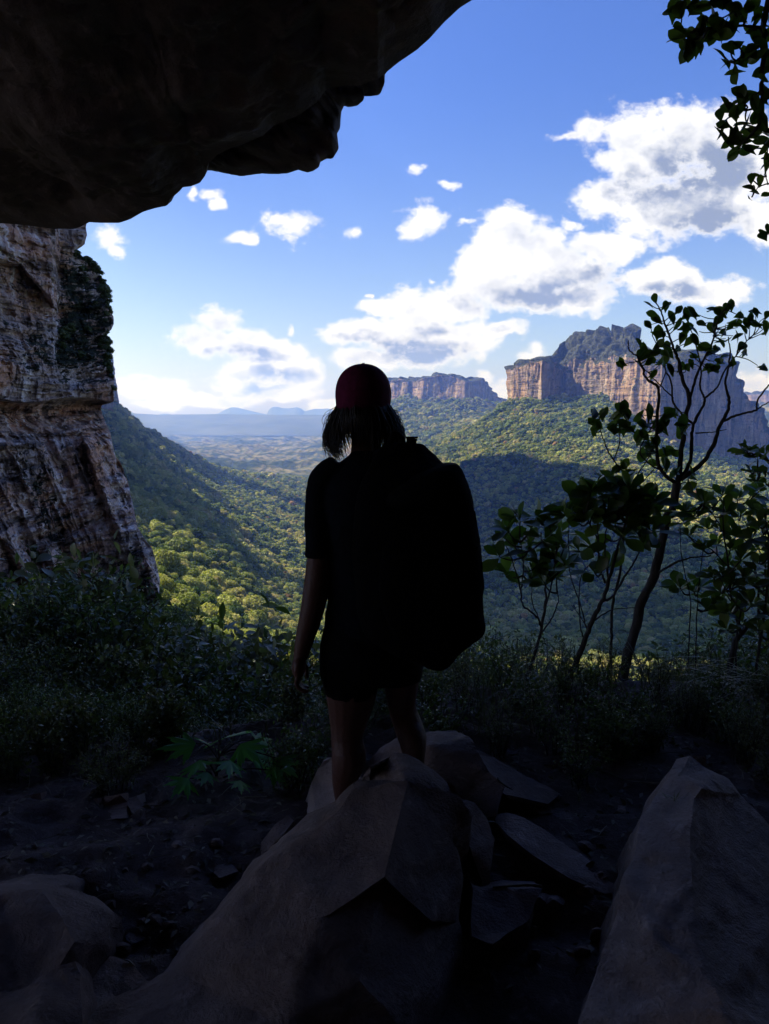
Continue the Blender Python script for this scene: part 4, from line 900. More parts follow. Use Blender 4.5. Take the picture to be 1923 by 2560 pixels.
R_ = [(1690,1896,2.75),(1725,1891,2.75),(1760,1895,2.75),(1771,1925,2.72),(1818,1954,2.7),(1846,1989,2.65),(1923,2064,2.55),(2050,2200,2.4),(2200,2500,2.1),(2150,2800,1.7),(1500,2800,1.45),(1420,2640,1.6),(1441,2560,1.65),(1470,2464,1.75),(1516,2348,1.88),(1539,2279,1.96),(1557,2198,2.05),(1586,2146,2.14),(1592,2105,2.2),(1603,2041,2.32),(1632,2000,2.42),(1649,1972,2.5),(1673,1925,2.62)]
nR = len(R_)
R_ += [(1754,1972,2.42),(1736,1995,2.38),(1725,2082,2.2),(1731,2175,2.05),(1739,2302,1.88),(1760,2383,1.78),(1794,2482,1.66),(1835,2560,1.58),(1900,2750,1.4),(1696,1937,2.55),(1640,2120,2.15),(1620,2330,1.85),(1800,2100,2.3)]
cr = [(nR+1+i, nR+2+i) for i in range(7)]+[(nR, nR+1), (nR+9, nR), (nR+1, 20), (0, nR+9), (nR, 4)]
rock('right_boulder', R_, ring(nR), 'large pale ridged boulder at the right edge with a sharp crease', 'boulder', cr, M['pale_rock'], back=0.35, drop=1.0, cuts=5, amp=0.024, seed=8)
rock('left_boulder', [(-160,2240,2.2),(0,2208,2.25),(60,2203,2.27),(104,2202,2.27),(124,2226,2.2),(173,2228,2.3),(231,2249,2.27),(295,2300,2.2),(287,2312,2.17),(262,2310,2.1),(266,2364,2.05),(235,2440,1.98),(200,2470,1.9),(60,2560,1.75),(-160,2560,1.7),
     (156,2300,2.02),(185,2358,1.93),(254,2283,2.13),(0,2235,2.12),(100,2228,2.13)], ring(15), 'dark rock with a pale flat top at the left edge', 'boulder', [(4, 15), (15, 16), (4, 17), (17, 8), (18, 19), (19, 4)], M['boulder'], back=0.35, drop=0.5, cuts=4, amp=0.024, seed=9)
rock('corner_rock', [(-120,2530,1.75),(0,2491,1.78),(58,2474,1.8),(116,2433,1.84),(150,2418,1.85),(185,2410,1.86),(199,2439,1.83),(205,2500,1.74),(210,2620,1.62),(60,2760,1.4),(-150,2760,1.4),(90,2530,1.68)], ring(11), 'dark angular rock in the lower left corner', 'rock', (), M['boulder'], back=0.2, drop=0.4, cuts=4, amp=0.018, seed=10)
rock('flat_stone', [(205,2440,1.98),(225,2412,2.02),(248,2393,2.05),(289,2391,2.06),(325,2412,2.03),(347,2433,2.0),(385,2463,1.96),(300,2510,1.88),(231,2535,1.83),(210,2490,1.9)], ring(10), 'paler flat stone lying between the corner rock and the central boulder', 'rock', (), M['pale_rock'], back=0.06, drop=0.2, cuts=3, amp=0.018, seed=11)
for i, (q_, lb) in enumerate([([(205,2025,3.45),(214,2000,3.5),(245,1996,3.5),(248,2030,3.4),(225,2045,3.35)], 'small grey stone left of the row under the dark bushes'),
    ([(248,2020,3.45),(262,1992,3.5),(300,1988,3.5),(318,2005,3.5),(316,2045,3.3),(255,2050,3.3)], 'grey block in the middle of the row under the dark bushes'),
    ([(318,2010,3.45),(323,1996,3.48),(341,1990,3.5),(358,2015,3.45),(371,2038,3.4),(358,2046,3.35),(330,2030,3.38)], 'pale pointed stone right of the row under the dark bushes'),
    ([(-60,2010,3.4),(20,2002,3.4),(100,1984,3.45),(108,2020,3.4),(100,2060,3.25),(-60,2090,3.1)], 'broad low rock under the bushes at the left edge'),
    ([(458,2070,3.2),(470,2052,3.22),(488,2056,3.22),(495,2075,3.15),(475,2085,3.1)], 'fist sized stone below the big leaved plant'),
    ([(1464,2040,3.0),(1468,2028,3.02),(1500,2030,3.02),(1525,2042,3.0),(1530,2085,2.85),(1500,2070,2.88)], 'flat stone lying near the right boulder'),
    ([(1526,2047,2.98),(1545,2030,3.0),(1562,2017,3.02),(1569,2064,2.9),(1550,2085,2.85),(1532,2083,2.85)], 'pointed pinkish stone next to the flat stone'),
    ([(640,2150,2.75),(655,2105,2.8),(690,2060,2.85),(720,2040,2.88),(735,2052,2.86),(700,2095,2.75)], 'narrow stone along the left foot of the central boulder'),
    ([(520,2170,2.6),(540,2150,2.65),(575,2155,2.65),(590,2180,2.55),(550,2195,2.5)], 'half buried stone in the dirt left of the central boulder'),
    ([(300,2325,2.2),(320,2312,2.22),(362,2315,2.22),(365,2345,2.15),(330,2360,2.1)], 'low knobbly stone right of the dark left boulder'),
    ([(1290,2005,3.1),(1310,1995,3.12),(1370,2010,3.1),(1400,2030,3.0),(1350,2035,2.95)], 'flat stone sunk in the earth above the long slab')]):
    kf = 1.69/max(-srow(a[1])*a[2] for a in q_); q_ = [(a[0], a[1], a[2]*kf) for a in q_]
    rock('stone', q_, ring(len(q_)), lb, 'stone', (), M['pale_rock'] if 'pale' in lb or 'pink' in lb else M['boulder'], back=0.10, drop=0.12, cuts=3, amp=0.008, group='stones lying about the cave floor', seed=20+i)
def add_rubble():
    r = random.Random(31)
    for i in range(54):
        if i < 20: px, py = r.uniform(1160, 1560), r.uniform(2080, 2420)
        else: px, py = r.uniform(300, 720), r.uniform(2060, 2420)
        if i >= 20 and px > 560-(py-2100)*0.9: px -= 160
        s = r.uniform(10, 42); D = 1.66/-srow(py); n = r.randint(5, 7); a0 = r.uniform(0, 6)
        q = [(px+s*math.cos(a0+k*6.283/n)*r.uniform(.75, 1.2), py+s*0.55*math.sin(a0+k*6.283/n)*r.uniform(.75, 1.2), D) for k in range(n)]
        q = [(a, b, 1.69/max(0.3, -srow(b))-0.02) for a, b, _ in q]; q.append((px, py-s*0.25, D-0.03))
        rock('stone', q, ring(n), 'small loose stone among the rubble between the two big boulders' if i < 20 else 'small loose stone in the dirt left of the central boulder', 'stone', (), M['boulder'], back=0.03, drop=0.06, cuts=2, amp=0.006, group='rubble between the boulders' if i < 20 else 'rubble left of the central boulder', seed=60+i, sm=1)
add_rubble()
# ------------------------------------------------------------------ the hiker
def plainmat(name, col, rough=0.8, spec=0.2, nz=0.0, sc=40):
    m, N, b = newmat(name); p = pos(N)
    n = N.noise(p, sc, 5, 0.6)
    c = N.mix(N.ss(n, 0.35, 0.65), tuple(x*(1-nz) for x in col), tuple(x*(1+nz) for x in col)); N.l(c, b.inputs['Base Color'])
    b.inputs['Roughness'].default_value = rough; b.inputs['Specular IOR Level'].default_value = spec; bump(N, b, n, 0.004)
    return m
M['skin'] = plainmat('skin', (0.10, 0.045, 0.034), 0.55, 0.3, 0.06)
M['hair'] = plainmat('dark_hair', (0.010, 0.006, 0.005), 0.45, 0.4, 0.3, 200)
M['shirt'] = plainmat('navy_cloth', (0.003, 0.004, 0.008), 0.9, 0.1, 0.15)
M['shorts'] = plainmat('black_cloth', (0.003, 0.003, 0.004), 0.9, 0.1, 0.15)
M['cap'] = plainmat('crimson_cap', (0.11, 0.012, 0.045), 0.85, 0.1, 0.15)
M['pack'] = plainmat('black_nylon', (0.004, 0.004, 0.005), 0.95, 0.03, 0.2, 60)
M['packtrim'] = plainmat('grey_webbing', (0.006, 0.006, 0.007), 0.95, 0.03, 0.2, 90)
M['shoe'] = plainmat('grey_boot', (0.05, 0.045, 0.04), 0.8, 0.2, 0.2)
def eloft(g, rows, sides=28, p=2.0, cap=True):
    """rows: centre (3), half width x, half depth y; superellipse power p"""
    th = np.arange(sides)*2*PI/sides; rings = []
    for c, rx, ry in rows:
        cs, sn = np.cos(th), np.sin(th)
        x = np.sign(cs)*np.abs(cs)**(2/p)*rx; y = np.sign(sn)*np.abs(sn)**(2/p)*ry
        rings.append(np.stack([c[0]+x, c[1]+y, np.full(sides, c[2])], -1))
    n = len(rings); V = np.concatenate(rings); F = [(i*sides+k, i*sides+(k+1) % sides, (i+1)*sides+(k+1) % sides, (i+1)*sides+k) for i in range(n-1) for k in range(sides)]
    g.add(V, F)
    if cap:
        for i in (0, n-1):
            g.add(np.concatenate([rings[i], np.mean(rings[i], 0)[None]]), [(k, (k+1) % sides, sides) for k in range(sides)])
def interp_rows(rows, n=40):
    r = np.array([[*c, a, b] for c, a, b in rows], float); s = spline(r, max(2, n//len(rows)))
    return [((q[0], q[1], q[2]), max(q[3], 0.004), max(q[4], 0.004)) for q in s]
def ell(g, c, r, rot=None, n=24):
    u, v = np.meshgrid(np.linspace(0, 2*PI, n, endpoint=False), np.linspace(0.02, PI-0.02, n//2), indexing='ij')
    V = np.stack([np.cos(u)*np.sin(v)*r[0], np.sin(u)*np.sin(v)*r[1], np.cos(v)*r[2]], -1)
    V = np.concatenate([V, V[:1]], 0)
    if rot is not None: V = V @ np.array(rot).T
    g.add(V.reshape(-1, 3)+np.array(c), gridfaces(n+1, n//2))
def voxel(name, g, mat, parent, vs=0.007, sm=4, disp=0.0, dsc=0.12):
    o = link(name, g.mesh(name), mat, parent)
    r = o.modifiers.new('skin', 'REMESH'); r.mode = 'VOXEL'; r.voxel_size = vs; r.use_smooth_shade = True
    s = o.modifiers.new('soft', 'SMOOTH'); s.factor = 0.5; s.iterations = sm
    if disp:
        tx = bpy.data.textures.new(name+'_folds', 'CLOUDS'); tx.noise_scale = dsc; tx.noise_depth = 2
        d = o.modifiers.new('folds', 'DISPLACE'); d.texture = tx; d.strength = disp; d.mid_level = 0.5; d.texture_coords = 'LOCAL'
    return o
DP = 2.72
def row(py, pl, pr, D, ry):
    a, b = P(pl, py, D), P(pr, py, D); return ((a+b)/2, (b[0]-a[0])/2, ry)
def limb(g, pts, rad, sides=16):
    """pts (px, py, D), radii in photo pixels at D"""
    w = np.array([P(*p) for p in pts]); r = np.array(rad)*0.5*DP/FPX; k = max(3, 24//len(pts))
    s = spline(np.concatenate([w, r[:, None]], 1), k); g.tube(s[:, :3], s[:, 3], sides)
    ell(g, s[0, :3], [s[0, 3]]*3, n=14); ell(g, s[-1, :3], [s[-1, 3]]*3, n=14)
def add_hiker():
    foot = P(900, 2010, DP); t = empty('person', foot); t['label'] = 'hiker seen from behind in a crimson cap, dark shirt and shorts, looking over the valley'; t['category'] = 'person'
    bpy.context.view_layer.update()
    inv = -np.array(t.location)
    g = Geo(); D = DP
    # head with a face on the far side, neck, torso
    hc = P(909, 1012, D); ya = math.radians(-14); R = np.array([[math.cos(ya), -math.sin(ya), 0], [math.sin(ya), math.cos(ya), 0], [0, 0, 1]])
    ell(g, hc, (0.079, 0.097, 0.105), R, 32); ell(g, hc+R @ np.array([0, 0.022, -0.062]), (0.058, 0.070, 0.062), R, 24)
    ell(g, hc+R @ np.array([0, 0.105, -0.018]), (0.013, 0.020, 0.024), R, 14); ell(g, hc+R @ np.array([0, 0.092, -0.062]), (0.026, 0.014, 0.010), R, 14); ell(g, hc+R @ np.array([0, 0.085, -0.098]), (0.022, 0.016, 0.014), R, 14)
    for sx in (-1, 1):
        ell(g, hc+R @ np.array([sx*0.080, 0.005, -0.015]), (0.008, 0.018, 0.030), R, 14); ell(g, hc+R @ np.array([sx*0.030, 0.086, 0.004]), (0.014, 0.010, 0.009), R, 12)
    eloft(g, interp_rows([(P(912, 1170, D), 0.075, 0.06), (P(914, 1140, D), 0.058, 0.055), (P(914, 1110, D+0.01), 0.052, 0.055), (P(912, 1060, D+0.02), 0.052, 0.056)]))
    eloft(g, interp_rows([row(1660, 850, 1015, D, 0.08), row(1600, 835, 1030, D, 0.09), row(1500, 850, 1015, D, 0.08), row(1400, 850, 1020, D, 0.095), row(1300, 840, 1035, D, 0.095), row(1220, 835, 1045, D, 0.085), row(1185, 850, 1025, D, 0.06), row(1160, 885, 955, D, 0.045)]))
    # legs
    limb(g, [(878, 1640, D), (880, 1715, D), (872, 1800, D+0.01), (868, 1850, D), (873, 1898, D-0.02), (860, 1960, D), (866, 2030, D+0.03)], [128, 140, 102, 84, 92, 62, 46])
    limb(g, [(1000, 1630, D), (1003, 1690, D+0.03), (1005, 1764, D+0.10), (1020, 1812, D+0.10), (1032, 1850, D+0.06), (1036, 1900, D+0.04), (1040, 1965, D+0.06)], [100, 98, 76, 78, 76, 56, 44])
    # left arm hanging, hand softly curled
    limb(g, [(835, 1205, D), (806, 1250, D), (802, 1340, D-0.02), (796, 1440, D-0.03), (780, 1530, D-0.05), (764, 1590, D-0.06), (752, 1640, D-0.07)], [60, 58, 58, 68, 60, 50, 38])
    hd = P(747, 1668, D-0.08); 
    ell(g, hd, (0.026, 0.040, 0.042), n=20)
    px = DP/FPX
    for i, (dy, ln) in enumerate([(0.030, 0.075), (0.010, 0.082), (-0.010, 0.078), (-0.030, 0.062)]):
        b0 = hd+np.array([0.000, dy, -0.030]); pts = [b0, b0+[-0.006, 0.002, -ln*0.40], b0+[0.010, 0.004, -ln*0.72], b0+[0.030, 0.004, -ln*0.80]]
        s = spline(pts, 5); g.tube(s, [0.0098, 0.0090, 0.0085, 0.0070], 10); ell(g, s[-1], [0.007]*3, n=10)
    s = spline([hd+[0.008, 0.036, 0.012], hd+[0.016, 0.055, -0.012], hd+[0.022, 0.056, -0.036], hd+[0.026, 0.048, -0.055]], 5); g.tube(s, [0.013, 0.011, 0.010, 0.008], 10); ell(g, s[-1], [0.008]*3, n=10)
    # right arm bent forward to hold the shoulder strap (hidden by the pack)
    limb(g, [(1055, 1200, D), (1080, 1260, D+0.02), (1095, 1370, D+0.05), (1080, 1420, D+0.12), (1040, 1370, D+0.21), (1010, 1310, D+0.24)], [78, 70, 58, 56, 46, 36])
    h2 = P(1005, 1285, D+0.24); ell(g, h2, (0.036, 0.020, 0.040), n=20)
    for i in range(4):
        b0 = h2+np.array([-0.028, -0.004, 0.026-0.018*i]); s = spline([b0, b0+[-0.026, 0.006, 0.0], b0+[-0.034, -0.016, 0.0], b0+[-0.014, -0.030, 0.0]], 5); g.tube(s, [0.0095, 0.009, 0.0085, 0.007], 10)
    s = spline([h2+[0.0, -0.01, 0.03], h2+[-0.015, -0.03, 0.045], h2+[-0.035, -0.035, 0.04]], 5); g.tube(s, [0.012, 0.010, 0.008], 10)
    for v in g.V: v += inv
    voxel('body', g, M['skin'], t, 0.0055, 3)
    def off(gg):
        for v in gg.V: v += inv
        return gg
    # shirt: torso and two sleeves
    g = Geo()
    eloft(g, interp_rows([row(1600, 808, 1050, D, 0.125), row(1540, 813, 1042, D, 0.12), row(1500, 820, 1035, D, 0.115), row(1400, 815, 1045, D, 0.12), row(1300, 808, 1058, D, 0.13), row(1225, 803, 1070, D, 0.12), row(1185, 815, 1060, D, 0.095), row(1158, 850, 1000, D, 0.075), row(1136, 874, 962, D, 0.062), row(1126, 879, 957, D, 0.058)], 60))
    w = [P(850, 1165, D), P(815, 1198, D), P(800, 1250, D), P(800, 1330, D-0.02), P(801, 1395, D-0.03)]
    s = spline(w, 6); g.tube(s, [0.052, 0.060, 0.054, 0.055, 0.058], 20)
    w = [P(1020, 1175, D), P(1055, 1205, D), P(1080, 1270, D+0.02), P(1092, 1370, D+0.05)]
    s = spline(w, 6); g.tube(s, [0.050, 0.058, 0.052, 0.050], 20)
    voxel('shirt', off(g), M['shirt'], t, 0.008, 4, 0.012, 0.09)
    g = Geo()
    eloft(g, interp_rows([row(1700, 803, 1052, D, 0.10), row(1672, 800, 1056, D, 0.125), row(1620, 800, 1056, D, 0.135), row(1560, 812, 1048, D, 0.12), row(1520, 825, 1035, D, 0.11)], 30))
    limb(g, [(885, 1620, D), (880, 1660, D), (878, 1696, D)], [168, 162, 156]); limb(g, [(995, 1600, D), (1005, 1640, D+0.01), (1010, 1660, D+0.03)], [134, 116, 108])
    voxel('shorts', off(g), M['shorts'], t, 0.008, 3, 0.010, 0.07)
    for nm, c in (('boot', P(868, 2062, D+0.07)), ('boot', P(1042, 1985, D+0.12))):
        g = Geo(); ell(g, c+np.array([0, 0.02, 0.0]), (0.045, 0.125, 0.036), n=24); ell(g, c+np.array([0, -0.045, 0.03]), (0.042, 0.055, 0.055), n=20); ell(g, c+np.array([0, 0.0, -0.024]), (0.048, 0.135, 0.018), n=24)
        voxel(nm, off(g), M['shoe'], t, 0.007, 3)
    # cap: dome, band, brim, button
    g = Geo(); u = np.linspace(0, 2*PI, 49); v = np.linspace(0.0, PI*0.5, 18); U, V_ = np.meshgrid(u, v, indexing='ij')
    X = np.cos(U)*np.sin(V_)**0.92*0.096; Yc = np.sin(U)*np.sin(V_)*0.110; Z = np.cos(V_)**0.85*0.112; Z[:, -1] = 0
    tilt = -0.22*Yc-0.02; side = np.maximum(0, -Yc)*0.35
    prof = np.stack([X, Yc, Z+tilt*0-0.0], -1); low = prof[:, -1:].copy(); low[..., 2] -= 0.036+side[:, -1:]*0.5; low[..., :2] *= 0.965
    prof = np.concatenate([prof, low], 1) @ R.T
    g.add((prof+hc+np.array([-0.0005, 0, 0.030])).reshape(-1, 3), gridfaces(prof.shape[0], prof.shape[1]))
    cap = link('cap', off(g).mesh('cap'), M['cap'], t); so = cap.modifiers.new('thick', 'SOLIDIFY'); so.thickness = 0.004; so.offset = 1
    g = Geo(); ua = np.linspace(0.18*PI, 0.82*PI, 20); rr = np.linspace(0, 1, 7); UA, RR = np.meshgrid(ua, rr, indexing='ij')
    bx = np.cos(UA)*(0.099+0.012*RR); by = np.sin(UA)*(0.108+0.075*RR*np.sin((UA-0.18*PI)/(0.64*PI)*PI)**0.6); bz = -0.030*RR-0.03+0.02*np.sin(UA)-0.02*np.abs(np.cos(UA))
    bp = np.stack([bx, by, bz], -1) @ R.T+hc+np.array([0, 0, 0.030]); g.add(bp.reshape(-1, 3), gridfaces(20, 7))
    br = link('brim', off(g).mesh('brim'), M['cap'], cap); so = br.modifiers.new('thick', 'SOLIDIFY'); so.thickness = 0.004
    g = Geo(); ell(g, hc+np.array([0, 0, 0.144]), (0.008, 0.008, 0.005), n=12); link('button', off(g).mesh('button'), M['cap'], cap)
    # chin length hair below the cap
    g = Geo(); r = random.Random(3)
    for i in range(900):
        an = r.uniform(-0.18, 1.18)*PI+PI       # sides and back (back of the head faces the viewer, -Y)
        a0 = np.array([math.cos(an)*0.090, math.sin(an)*0.102, -0.004+r.uniform(-0.02, 0.015)])
        sd = math.cos(an); lenf = 0.085+0.065*abs(sd)**0.7+r.uniform(-0.03, 0.028); outw = 0.016+0.038*abs(sd)*r.random()
        p1 = a0+np.array([sd*outw*0.8, math.sin(an)*0.016, -lenf*0.45]); p2 = a0+np.array([sd*outw*(1.0+0.3*r.random()), math.sin(an)*0.02, -lenf*0.8]); p3 = a0+np.array([sd*outw*r.uniform(-0.4, 1.3)+r.uniform(-.008, .008), math.sin(an)*0.01+r.uniform(-.01, .01), -lenf*r.uniform(0.95, 1.25)])
        if abs(sd) < 0.5: p2 = p2*np.array([0.9, 0.9, 1]); p3 = p3*np.array([0.75, 0.85, 1])
        s = spline([a0, p1, p2, p3], 4) @ R.T+hc; g.tube(s, [0.0020, 0.0020, 0.0013, 0.0004], 4, cap=False)
    for i in range(150):
        an = r.uniform(0.75, 1.25)*PI if i % 2 else r.uniform(-0.25, 0.25)*PI; sd = math.cos(an)
        a0 = np.array([sd*0.092, math.sin(an)*0.08, r.uniform(-0.05, 0.0)]); e = a0+np.array([sd*r.uniform(0.03, 0.062), r.uniform(-.02, .02), -r.uniform(0.03, 0.11)])
        s = spline([a0, (a0+e)/2+[sd*0.016, 0, 0.004], e, e+[-sd*r.uniform(0, 0.012), 0, -0.022]], 4) @ R.T+hc; g.tube(s, [0.0010, 0.0009, 0.0006, 0.0003], 3, cap=False)
    link('hair', off(g).mesh('hair'), M['hair'], t)
    return t
add_hiker()
def add_pack():
    base = P(1090, 1666, 2.5); t = empty('backpack', base); tag(t, 'large black hiking backpack with a domed lid on the right of the hiker', 'backpack'); inv = -base
    D = 2.50
    def rw(py, l, r, d, dd): return row(py, l-5, r+6, D+dd, d)
    g = Geo()
    rows = [rw(1667, 1085, 1108, 0.03, .0), rw(1655, 1058, 1121, 0.08, 0), rw(1625, 985, 1147, 0.115, 0), rw(1588, 925, 1193, 0.13, 0), rw(1566, 910, 1207, 0.13, 0), rw(1543, 903, 1204, 0.13, 0), rw(1510, 897, 1200, 0.13, 0), rw(1400, 888, 1202, 0.135, 0), rw(1320, 888, 1189, 0.13, 0),
            rw(1272, 892, 1177, 0.13, 0), rw(1236, 898, 1170, 0.125, .0), rw(1200, 910, 1161, 0.12, .0), rw(1177, 925, 1148, 0.105, 0.02), rw(1158, 935, 1108, 0.095, 0.05), rw(1138, 938, 1084, 0.08, 0.07), rw(1118, 955, 1062, 0.06, 0.08), rw(1110, 985, 1055, 0.03, .08)]
    eloft(g, interp_rows(rows, 90), 40, 2.7); ell(g, P(1185, 1548, D), (0.030, 0.085, 0.045), n=18)
    for v in g.V: v += inv
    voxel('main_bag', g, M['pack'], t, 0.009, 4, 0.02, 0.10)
    g = Geo()          # domed lid
    eloft(g, interp_rows([rw(1262, 930, 1172, 0.115, -.03), rw(1236, 950, 1171, 0.13, -.03), rw(1205, 985, 1162, 0.12, -.03), rw(1177, 1045, 1151, 0.10, -.02), rw(1160, 1095, 1138, 0.06, -.01)], 40), 36, 2.5)
    for v in g.V: v += inv
    voxel('lid', g, M['packtrim'], t, 0.008, 4, 0.012, 0.08)
    def strap(nm, pts, w, th=0.0035):
        g = Geo(); s = spline(np.array([P(*p) for p in pts]), 8); T = np.gradient(s, axis=0); T /= np.linalg.norm(T, axis=1)[:, None]
        side = np.cross(T, [0.15, 1.0, 0.1]); side /= np.linalg.norm(side, axis=1)[:, None]; up = np.cross(side, T)
        prof = [side*w+up*th, -side*w+up*th, -side*w-up*th, side*w-up*th, side*w+up*th]
        g.add(np.stack([s+q for q in prof], 1).reshape(-1, 3), gridfaces(len(s), 5))
        for v in g.V: v += inv
        return link(nm, g.mesh(nm), M['packtrim'], t)
    strap('haul_loop', [(1008, 1130, 2.56), (1008, 1112, 2.56), (1001, 1094, 2.56), (990, 1086, 2.56), (981, 1091, 2.56), (977, 1104, 2.57), (966, 1116, 2.58), (955, 1128, 2.60)], 0.011, 0.005)
    strap('shoulder_strap', [(960, 1300, 2.64), (930, 1180, 2.64), (920, 1150, 2.68), (905, 1150, 2.76), (895, 1200, 2.85), (890, 1320, 2.88), (900, 1450, 2.83), (930, 1520, 2.66)], 0.028, 0.006)
    strap('shoulder_strap', [(1030, 1300, 2.64), (1040, 1180, 2.64), (1030, 1150, 2.68), (1020, 1160, 2.78), (1010, 1220, 2.87), (1010, 1330, 2.88), (1020, 1450, 2.83), (1010, 1520, 2.66)], 0.028, 0.006)
    strap('side_strap', [(1172, 1225, 2.5), (1180, 1262, 2.48), (1176, 1272, 2.46), (1185, 1286, 2.46), (1188, 1330, 2.46), (1195, 1372, 2.46), (1201, 1400, 2.46), (1202, 1450, 2.46), (1200, 1520, 2.48)], 0.006)
    strap('compression_strap', [(1192, 1372, 2.42), (1100, 1385, 2.36), (990, 1392, 2.36), (900, 1385, 2.42)], 0.009)
    g = Geo(); c0 = P(1028, 1112, 2.57); c1 = P(1030, 1096, 2.57)      # small bottle neck beside the loop
    g.tube([c0-[0, 0, 0.02], c0, (c0+c1)/2, c1], [0.022, 0.022, 0.017, 0.020], 16); g.tube([c1, c1+[0, 0, 0.006]], [0.021, 0.021], 16)
    for v in g.V: v += inv
    link('bottle_top', g.mesh('bottle_top'), M['packtrim'], t)
    g = Geo(); eloft(g, interp_rows([row(1610, 985, 1140, 2.40, 0.03), row(1500, 950, 1150, 2.385, 0.035), row(1400, 950, 1150, 2.385, 0.03), row(1330, 960, 1140, 2.395, 0.012)], 24), 28, 3.0)
    for v in g.V: v += inv
    voxel('front_pocket', g, M['pack'], t, 0.008, 3, 0.01, 0.08)
add_pack()
# ------------------------------------------------------------------ plants by the cave mouth
rr = np.random.default_rng(77)
def put_leaves(g, tmpl, pts, dirs, sizes, up=None, rng=rr, twist=0.5):
    pts = np.asarray(pts, float); n = len(pts); dirs = np.asarray(dirs, float)
    nn = rng.normal(size=(n, 3))*twist+(np.array([0, -0.2, 1.0]) if up is None else np.asarray(up))
    g.leaves(tmpl[0], tmpl[1], pts, dirs, nn, np.asarray(sizes), rng.uniform(0, 1, n))
def rosette(g, tmpl, c, axis, n, size, rng=rr, spread=(0.5, 1.3)):
    ax = np.asarray(axis, float); ax /= np.linalg.norm(ax); u = np.cross(ax, [0.3, 1, 0.2]); u /= np.linalg.norm(u); w = np.cross(ax, u); P_ = []; D_ = []; S_ = []
    for i in range(n):
        th = i*2.4+rng.uniform(-.3, .3); el = rng.uniform(*spread); d = ax*math.cos(el)+(u*math.cos(th)+w*math.sin(th))*math.sin(el)
        P_.append(np.array(c)+d*0.01-ax*0.02*i/n); D_.append(d); S_.append(size*rng.uniform(0.65, 1.15)*(0.75+0.35*math.sin(el)))
    g.leaves(tmpl[0], tmpl[1], np.array(P_), np.array(D_), np.tile(ax, (n, 1))+rng.normal(size=(n, 3))*0.35, np.array(S_), rng.uniform(0, 1, n))
def z3(X, Y): return (1160+X/2.178, 720+Y/2.178)
def z4(X, Y): return (1200+X/2.2987, 1200+Y/2.2987)
def zt(X, Y): return (1500+X/3.567, Y/3.567)
class Woody:
    def __init__(s, name, base, label, cat, D, leafmat, group=None, f=z3):
        s.t = empty(name, base); tag(s.t, label, cat, group); s.base = np.array(base, float); s.b = Geo(); s.l = Geo(); s.D = D; s.f = f; s.lm = leafmat; s.nodes = []; s.r = np.random.default_rng(abs(hash(label)) % 1000 if False else len(label))
    def br(s, pts, r0, r1, d0=0.0, d1=0.0, f=None, wob=0.06):
        if r0 < 0.032: r0 *= 0.72; r1 *= 0.8
        f = f or s.f; n = len(pts); w = np.array([P(*f(*p), s.D+d0+(d1-d0)*i/(n-1)) for i, p in enumerate(pts)])
        c = spline(w, 6); c[1:-1] += s.r.normal(size=c[1:-1].shape)*min(r1, 0.004)*0.6
        s.b.tube(c, np.linspace(r0, r1, 5), 8, wob=wob); s.nodes.append(c); return c
    def near(s, q):
        a = np.concatenate(s.nodes); return a[np.argmin(np.sum((a-q)**2, 1))]
    def cluster(s, X, Y, size, n=3, f=None, tmpl=OBOV, dd=0.12):
        f = f or s.f; px = f(X, Y); q0 = P(px[0], px[1], s.D); nb = s.near(q0); q = P(px[0], px[1], nb[1]+s.r.uniform(-dd, dd))
        tip = nb+(q-nb)*0.8 if np.linalg.norm(q-nb) > 0.02 else nb
        if np.linalg.norm(tip-nb) > 0.03: s.b.tube(spline([nb, (nb+tip)/2+s.r.normal(size=3)*0.008, tip], 3), [0.004, 0.0025], 5, cap=False)
        ax = (q-nb)/(np.linalg.norm(q-nb)+1e-6)*0.7+np.array([0, 0, 0.5]); dirs = []; pts = []
        for i in range(n):
            d = ax+s.r.normal(size=3)*(0.75 if n > 1 else 0.3); d[1] *= 0.6; d /= np.linalg.norm(d); dirs.append(d); pts.append(q-d*size*0.5 if n < 3 else tip+(q-tip)*0.5)
        s.l.leaves(tmpl[0], tmpl[1], np.array(pts), np.array(dirs), s.r.normal(size=(n, 3))*0.5+np.array([0, -0.75, 0.4]), size*s.r.uniform(0.8, 1.15, n), s.r.uniform(0, 1, n))
    def done(s, bn='trunk', ln='foliage'):
        for gg in (s.b, s.l):
            for v in gg.V: v -= s.base
        link(bn, s.b.mesh(bn), M['bark'], s.t); link(ln, s.l.mesh(ln, 'tint'), s.lm, s.t); return s.t
